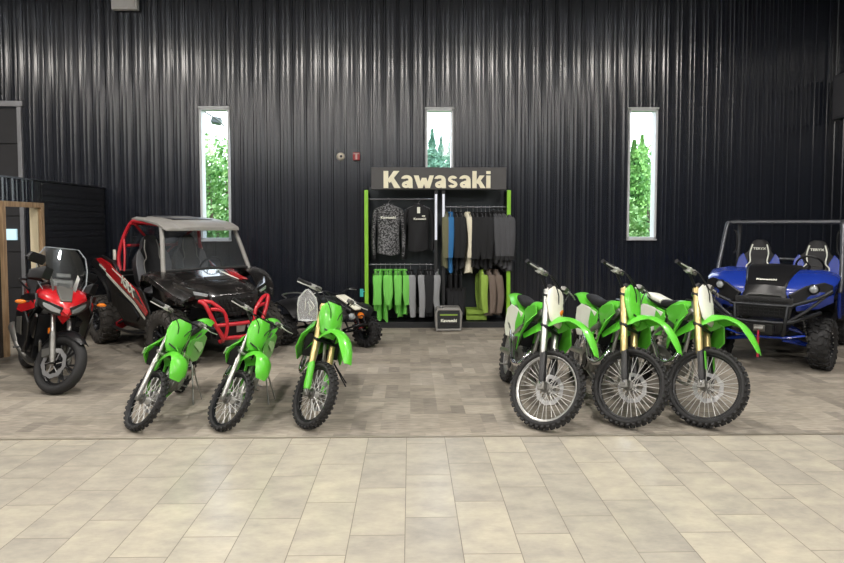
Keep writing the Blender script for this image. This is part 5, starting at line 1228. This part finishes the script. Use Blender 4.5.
# lower left
LLx = [(376, .66), (380.5, .80), (385.5, .82), (390, .62), (396, .68), (400, .76), (404.5, .72)]
GL = ['lime green shirt at the far left of the lower left rail', 'lime green shirt, second from the left green post, hanging low', 'lime green shirt, third from the left green post, hanging lowest', 'short lime green shirt in the middle of the green row', 'lime green shirt, third from the grey sleeves', 'lime green shirt, second from the grey sleeves', 'lime green shirt next to the first grey-sleeved shirt']
for i, (px, L) in enumerate(LLx):
    shirt(fx(px, 'll'), 'll', L, (lgreen,), GL[i], 'shirt', 'lime green shirts on the lower left rail', w=.42, thick=.055, rz=.13*(-1)**i+random.uniform(-.05, .05), seed=i+40, sleeve_len=.42, slim=.95)
GY = [(410.5, 'grey-sleeved black shirt next to the lime green row'), (420, 'grey-sleeved black shirt between the green row and the centre posts')]
for i, (px, lb) in enumerate(GY):
    shirt(fx(px, 'll'), 'll', .58, (ck, cg), lb, 'shirt', w=.40, thick=.08, rz=.12, seed=i+50, sleeve_len=.62)
o, _ = shirt(fx(426.5, 'll'), 'll', .74, (ck, ck), 'black shirt with a lime green flash, lower left rail', 'shirt', w=.42, thick=.08, rz=.1, seed=60)
t = MB(); t.plate([(-.21, -.045, .36), (-.10, -.06, .30), (-.16, -.06, .22), (-.08, -.06, .10), (-.15, -.06, .04), (-.21, -.045, .14)], .02); t.build('green_flash', lgreen, o)
shirt(fx(431, 'll'), 'll', .72, (ck, ck), 'long black shirt beside the centre posts on the lower left rail', 'shirt', w=.42, thick=.10, rz=-.1, seed=61)
shirt(fx(436.5, 'll'), 'll', .70, (cg, cg), 'light grey long shirt in front of the centre posts', 'shirt', w=.38, thick=.06, rz=.0, seed=62, slim=.8)
# lower right
def trousers(px, L, m, label, seed=0, group=None):
    x = fx(px, 'lr'); zr = hanger(x, 'lr', False, .1, .30)
    o = empty('hanging_trousers', (x, RY+.12, zr-.16-L)); o.rotation_euler.z = PI/2+.1; tag(o, label, 'trousers', group)
    t = MB(); t.loft([[(hw*math.cos(a), .03*math.sin(a), z) for a in [2*PI*k/14 for k in range(14)]] for z, hw in ((L, .17), (L-.06, .175), (L-.24, .18))]); t.build('waist', m, o)
    for s in (-1, 1):
        t = MB(); t.tube([(s*.09, 0, L-.22), (s*.10, .01*s, L*.5), (s*.09, 0, 0)], [.09, .075, .06], 12, flat=.4); t.build('trouser_leg', m, o)
for i, px in enumerate((450, 455, 460)):
    trousers(px, .60+.03*i, ck, 'pair of black riding trousers, '+('nearest the centre posts', 'between two other pairs', 'right-hand one of the three')[i], i)
shirt(fx(482, 'lr'), 'lr', .62, (cog,), 'yellow-green jersey on the lower right rail above the green crate', 'jersey', w=.40, thick=.06, rz=.14, seed=70, name='hanging_jersey')
shirt(fx(488.5, 'lr'), 'lr', .74, (cbr,), 'brown jersey beside the yellow-green one on the lower right rail', 'jersey', w=.42, thick=.08, rz=.2, seed=71, name='hanging_jersey')
shirt(fx(495.5, 'lr'), 'lr', .72, (cbr,), 'brown jersey nearest the right-hand green post on the lower right rail', 'jersey', w=.42, thick=.09, rz=.2, seed=72, name='hanging_jersey')
# green slatted crate at the bottom of the right bay
a, b = rp(466, 312, RY+.3), rp(481, 324, RY+.3)
cr = empty('green_crate', ((a.x+b.x)/2+.03, RY+.26, .10)); tag(cr, 'low green slatted crate at the bottom of the right bay', 'crate')
for k in range(2):
    t = MB(); t.box((0, -.14, .05+k*.1), (.34, .02, .07)); t.build('slat', cog, cr, bevel=.003)
t = MB(); t.box((0, 0, .02), (.34, .26, .02)); t.box((-.16, 0, .1), (.02, .26, .18)); t.box((.16, 0, .1), (.02, .26, .18)); t.box((0, .14, .1), (.34, .02, .18)); t.build('crate_body', cog, cr)
# power box in front
a, b = G(435.5, 332), G(462, 332)
gx, gy = (a.x+b.x)/2, a.y+.16; zt_ = D(450, 309.5, a.y).z; gw = b.x-a.x
gn = empty('portable_generator', (gx, gy, .0045)); tag(gn, 'grey and black portable generator box on the floor before the rack', 'generator')
t = MB(); t.box((0, 0, zt_*.5+.02), (gw*.94, .30, zt_-.06)); t.build('case', mat('gen_dark', '2C2E30', .45), gn, bevel=.02)
t = MB(); h2 = zt_-.005
t.tube([(-gw*.45, -.15, .03), (-gw*.47, -.15, h2*.85), (-gw*.40, -.15, h2), (gw*.40, -.15, h2), (gw*.47, -.15, h2*.85), (gw*.45, -.15, .03)], .022, 8, closed=True)
t.tube([(-gw*.45, .15, .03), (-gw*.47, .15, h2*.85), (-gw*.40, .15, h2), (gw*.40, .15, h2), (gw*.47, .15, h2*.85), (gw*.45, .15, .03)], .022, 8, closed=True)
for s in (-1, 1): t.tube([(s*gw*.40, -.15, h2), (s*gw*.40, .15, h2)], .022, 8)
t.build('tube_frame', graym, gn)
t = MB(); t.box((0, -.158, h2*.55), (gw*.66, .02, h2*.5)); t.build('control_panel', rubber, gn, bevel=.004)
t = MB(); t.text('Kawasaki', .062, .006, Matrix.Translation((0, -.172, h2*.50)) @ Matrix.Rotation(PI/2, 4, 'X'), offset=.003, sx=1.1); t.build('case_lettering', whitep, gn, flat=True)
t = MB(); t.box((0, -.162, h2*.76), (gw*.66, .014, .02)); t.build('trim_stripe', cog, gn)
t = MB(); t.box((.03, 0, h2+.01), (.24, .12, .03), (0, 0, .2)); t.build('carry_handle', alud, gn, bevel=.01)
# small turquoise tag on the left post
c = rp(361.5, 293, RY-.06)
t = MB(); t.box((c.x+.0, RY-.03, c.z), (.055, .006, .13)); t.box((c.x+.03, RY-.015, c.z+.02), (.05, .03, .01))
o = t.build('info_tag', mat('tag_teal', '3FB5AE', .5)); tag(o, 'small turquoise tag clipped to the left green post', 'tag')

# ------------------------------------------------------------------ clear bag on the third bike of the left row
c = G(308, 322, .82)
dd_ = D(308, 320, 5.22)
bag = empty('plastic_bag', (dd_.x, 5.2, dd_.z)); tag(bag, 'crinkled clear plastic bag hanging from the handlebar of a dirt bike', 'bag')
t = MB(); rnd = random.Random(4); secs = []
for z, w in ((.0, .075), (.02, .082), (.08, .085), (.14, .085), (.19, .075), (.23, .045), (.262, .012)):
    secs.append([(w*math.cos(a)*(1+.06*rnd.uniform(-1, 1)), .035*math.sin(a)*(1+.5*rnd.uniform(-1, 1)), z+.004*rnd.uniform(-1, 1)) for a in [2*PI*k/20 for k in range(20)]])
t.loft(secs); t.build('bag_film', clear_mat('bag_film', 'F2F4F6', .22, .12, gloss=False, fres=.5), bag, angle=70)
t = MB(); t.tube([(w*-1, 0, z) for z, w in ((.0, .075), (.08, .085), (.19, .075), (.262, .0))]+[(w, 0, z) for z, w in ((.19, .075), (.08, .085), (.0, .075))], .003, 5, closed=True); t.build('bag_seam', whitep, bag)
t = MB()
for k in range(4):
    x0 = rnd.uniform(-.05, .05); t.tube([(x0, -.034, rnd.uniform(.01, .1)), (x0+rnd.uniform(-.03, .03), -.04, rnd.uniform(.1, .14)), (x0*.5, -.03, rnd.uniform(.15, .2))], .0025, 4, sm=3)
t.build('bag_creases', whitep, bag)
# ------------------------------------------------------------------ outdoors
leafm = []
for i, (c1, c2) in enumerate((('3F7A35', '86B765'), ('3F6E5C', '7FA898'), ('57914A', 'A9CC86'))):
    m, nt, b, tc = nodes_mat('leaves_%d' % i)
    n = N(nt, 'ShaderNodeTexNoise', Scale=3.0, Detail=3.0); r = N(nt, 'ShaderNodeValToRGB'); r.color_ramp.elements[0].color = lin(c1); r.color_ramp.elements[1].color = lin(c2)
    r.color_ramp.elements[0].position = .35; r.color_ramp.elements[1].position = .65
    nt.links.new(tc.outputs['Object'], n.inputs['Vector']); nt.links.new(n.outputs['Fac'], r.inputs[0]); nt.links.new(r.outputs[0], b.inputs['Base Color']); b.inputs['Roughness'].default_value = .6
    leafm.append(m)
bark = mat('bark', '5A4B3C', .9, bump=.6, bscale=12)
def tree(x, y, h, w, kind, label, seed, conifer=False):
    rnd = random.Random(seed); o = empty('conifer_tree' if conifer else 'leafy_tree', (x, y, -.3))
    tag(o, label, 'tree', 'trees outside the windows')
    t = MB(); t.tube([(0,0,0), (.1,0,h*.4), (0,0,h*.92)], [.16, .11, .02], 8, sm=3); t.build('trunk', bark, o)
    t = MB(); n = 7000 if not conifer else 8000
    for i in range(n):
        if conifer:
            u = rnd.random()**.8; z = h*(.08+.92*u); r = w*(1-u)*(.55+.45*abs(math.sin(u*40)))*math.sqrt(rnd.random()); a = rnd.random()*2*PI
            p = Vector((r*math.cos(a), r*math.sin(a), z-.25*r)); s = .085
        else:
            k = rnd.randrange(9); rr = random.Random(seed*31+k); c = Vector((rr.uniform(-.6,.6)*w, rr.uniform(-.6,.6)*w, h*(.12+.8*k/8.5)))
            d = Vector((rnd.gauss(0,1), rnd.gauss(0,1), rnd.gauss(0,1))).normalized()*(w*.55)*rnd.random()**.4
            p = c+d; s = .075
        q = Vector((rnd.gauss(0,1), rnd.gauss(0,1), rnd.gauss(0,1))).normalized(); e = q.orthogonal().normalized()*s*rnd.uniform(.5,1.1); f = q.cross(e)*.6
        t.add([p-e, p+f, p+e, p-f+q*s*.2], [(0,1,2,3)])
    t.build('foliage', leafm[kind], o, flat=True)
def at(px, Y): return D(px, 200, Y).x
tree(at(207, 17), 17, 4.1, 1.5, 0, 'leafy green tree outside the left window, on its left side', 3)
tree(at(226, 18.5), 18.5, 4.3, 1.6, 2, 'bright green tree outside the left window, on its right side', 5)
tree(at(432, 28), 28, 6.2, 1.6, 1, 'tall conifer outside the middle window, left of its neighbours', 7, True)
tree(at(441, 36), 36, 7.0, 1.8, 1, 'tallest bluish conifer in the centre of the middle window', 8, True)
tree(at(451, 32), 32, 6.6, 1.6, 1, 'bluish conifer at the right edge of the middle window', 9, True)
tree(at(633, 18), 18, 4.4, 1.2, 0, 'dark conifer at the left of the right-hand window', 10, True)
tree(at(641, 24), 24, 5.4, 1.6, 0, 'tall green conifer in the centre of the right-hand window', 13, True)
tree(at(648, 14.5), 14.5, 2.6, 1.2, 2, 'bushy light green sapling low in the right-hand window', 12)
tree(at(654, 21), 21, 4.6, 1.5, 0, 'leafy tree at the right edge of the right-hand window', 14)
tree(at(215, 15), 15, 2.3, 1.3, 2, 'low bushy shrub at the foot of the left window view', 15)
t = MB(); t.box((0, 40, -.35), (90, 58, .1)); o = t.build('ground_outside', mat('grass_ground', '6F8F55', .95, bump=.5, bscale=8)); o['kind'] = 'structure'
c = D(217.5, 121, 12.6)
o = empty('floodlight', (c.x, c.y, c.z)); tag(o, 'small flat floodlight on a curved arm outside the left window', 'floodlight')
t = MB(); t.box((-.02, 0, 0), (.19, .12, .13), (R_(-20), R_(12), 0)); t.build('lamp_head', mat('flood_grey', '7E8A88', .5), o, bevel=.01)
t = MB(); t.tube([(.06,0,-.03), (.13,0,-.1), (.2,-.3,-.12), (.28,-1.0,-.12), (.3,-1.85,-.12)], .014, 8, sm=4); t.build('arm', dark, o)
# ------------------------------------------------------------------ light
W = bpy.data.worlds.new('World'); SC.world = W; W.use_nodes = True; nt = W.node_tree; bg = nt.nodes['Background']
sky = nt.nodes.new('ShaderNodeTexSky'); sky.sky_type = 'NISHITA'; sky.sun_elevation = R_(42); sky.sun_rotation = R_(200); sky.sun_disc = False; sky.air_density = 1.2; sky.dust_density = 3
mx = nt.nodes.new('ShaderNodeMix'); mx.data_type = 'RGBA'; mx.inputs[0].default_value = .6; mx.inputs[7].default_value = (9, 9.4, 10, 1)
nt.links.new(sky.outputs[0], mx.inputs[6]); nt.links.new(mx.outputs[2], bg.inputs[0]); bg.inputs[1].default_value = .6
lampo = mat('lamp_housing', 'C9C9C7', .5); led = mat('led_disc', 'FFF6E6', .4, emit=6)
first = True
for ix, lx in enumerate((-9.3, -5.6, -1.9, 1.8, 5.3)):
    for iy, ly in enumerate((5.6, 1.0, -3.6)):
        o = empty('high_bay_lamp', (lx, ly, 5.72)); tag(o, 'round white high-bay lamp hanging under the ceiling', 'ceiling lamp', 'high-bay lamps under the ceiling')
        t = MB(Matrix.Rotation(-PI/2, 4, 'X')); t.lathe([(.02, -.87), (.02, -.3), (.05, -.2), (.09, -.16), (.12, -.05), (.24, -.0), (.24, .02), (.22, .02)], 24)
        t.build('housing', lampo, o)
        t = MB(Matrix.Rotation(-PI/2, 4, 'X')); t.lathe([(0, .0), (.2, .0), (.2, .01), (0, .01)], 24); t.build('diffuser', led, o)
        L = bpy.data.lights.new('high_bay_light', 'AREA'); L.shape = 'DISK'; L.size = .42; L.energy = 104; L.color = (1, .94, .87)
        lo = bpy.data.objects.new('high_bay_light', L); COL.objects.link(lo); lo.parent = o; lo.location = (0, 0, -.035)
        L = bpy.data.lights.new('added_ceiling_fill', 'AREA'); L.shape = 'DISK'; L.size = .16; L.energy = 38; L.color = (.9, .95, 1)  # upward light added to brighten the ceiling and fill the room
        lo = bpy.data.objects.new('added_ceiling_fill', L); COL.objects.link(lo); lo.parent = o; lo.location = (0, 0, .25); lo.rotation_euler = (PI, 0, 0)
# ------------------------------------------------------------------ camera
cam = bpy.data.cameras.new('camera'); co = bpy.data.objects.new('camera', cam); COL.objects.link(co)
cam.sensor_fit = 'HORIZONTAL'; cam.sensor_width = 36; cam.lens = F_PX/844*36; cam.shift_y = -SHIFT/844
co.location = (0, 0, CAM_H); co.rotation_euler = (PI/2-PITCH, 0, -YAW); SC.camera = co; cam.clip_start = .05; cam.clip_end = 300
SC.view_settings.view_transform = 'Standard'; SC.view_settings.look = 'None'; SC.view_settings.gamma = 1; SC.view_settings.use_curve_mapping = False
SC.view_settings.exposure = 0.3
SC.cycles.use_denoising = True
SC.cycles.max_bounces = 7; SC.cycles.diffuse_bounces = 3; SC.cycles.glossy_bounces = 3; SC.cycles.transparent_max_bounces = 12; SC.cycles.caustics_reflective = False; SC.cycles.caustics_refractive = False
SC.cycles.sample_clamp_indirect = 4
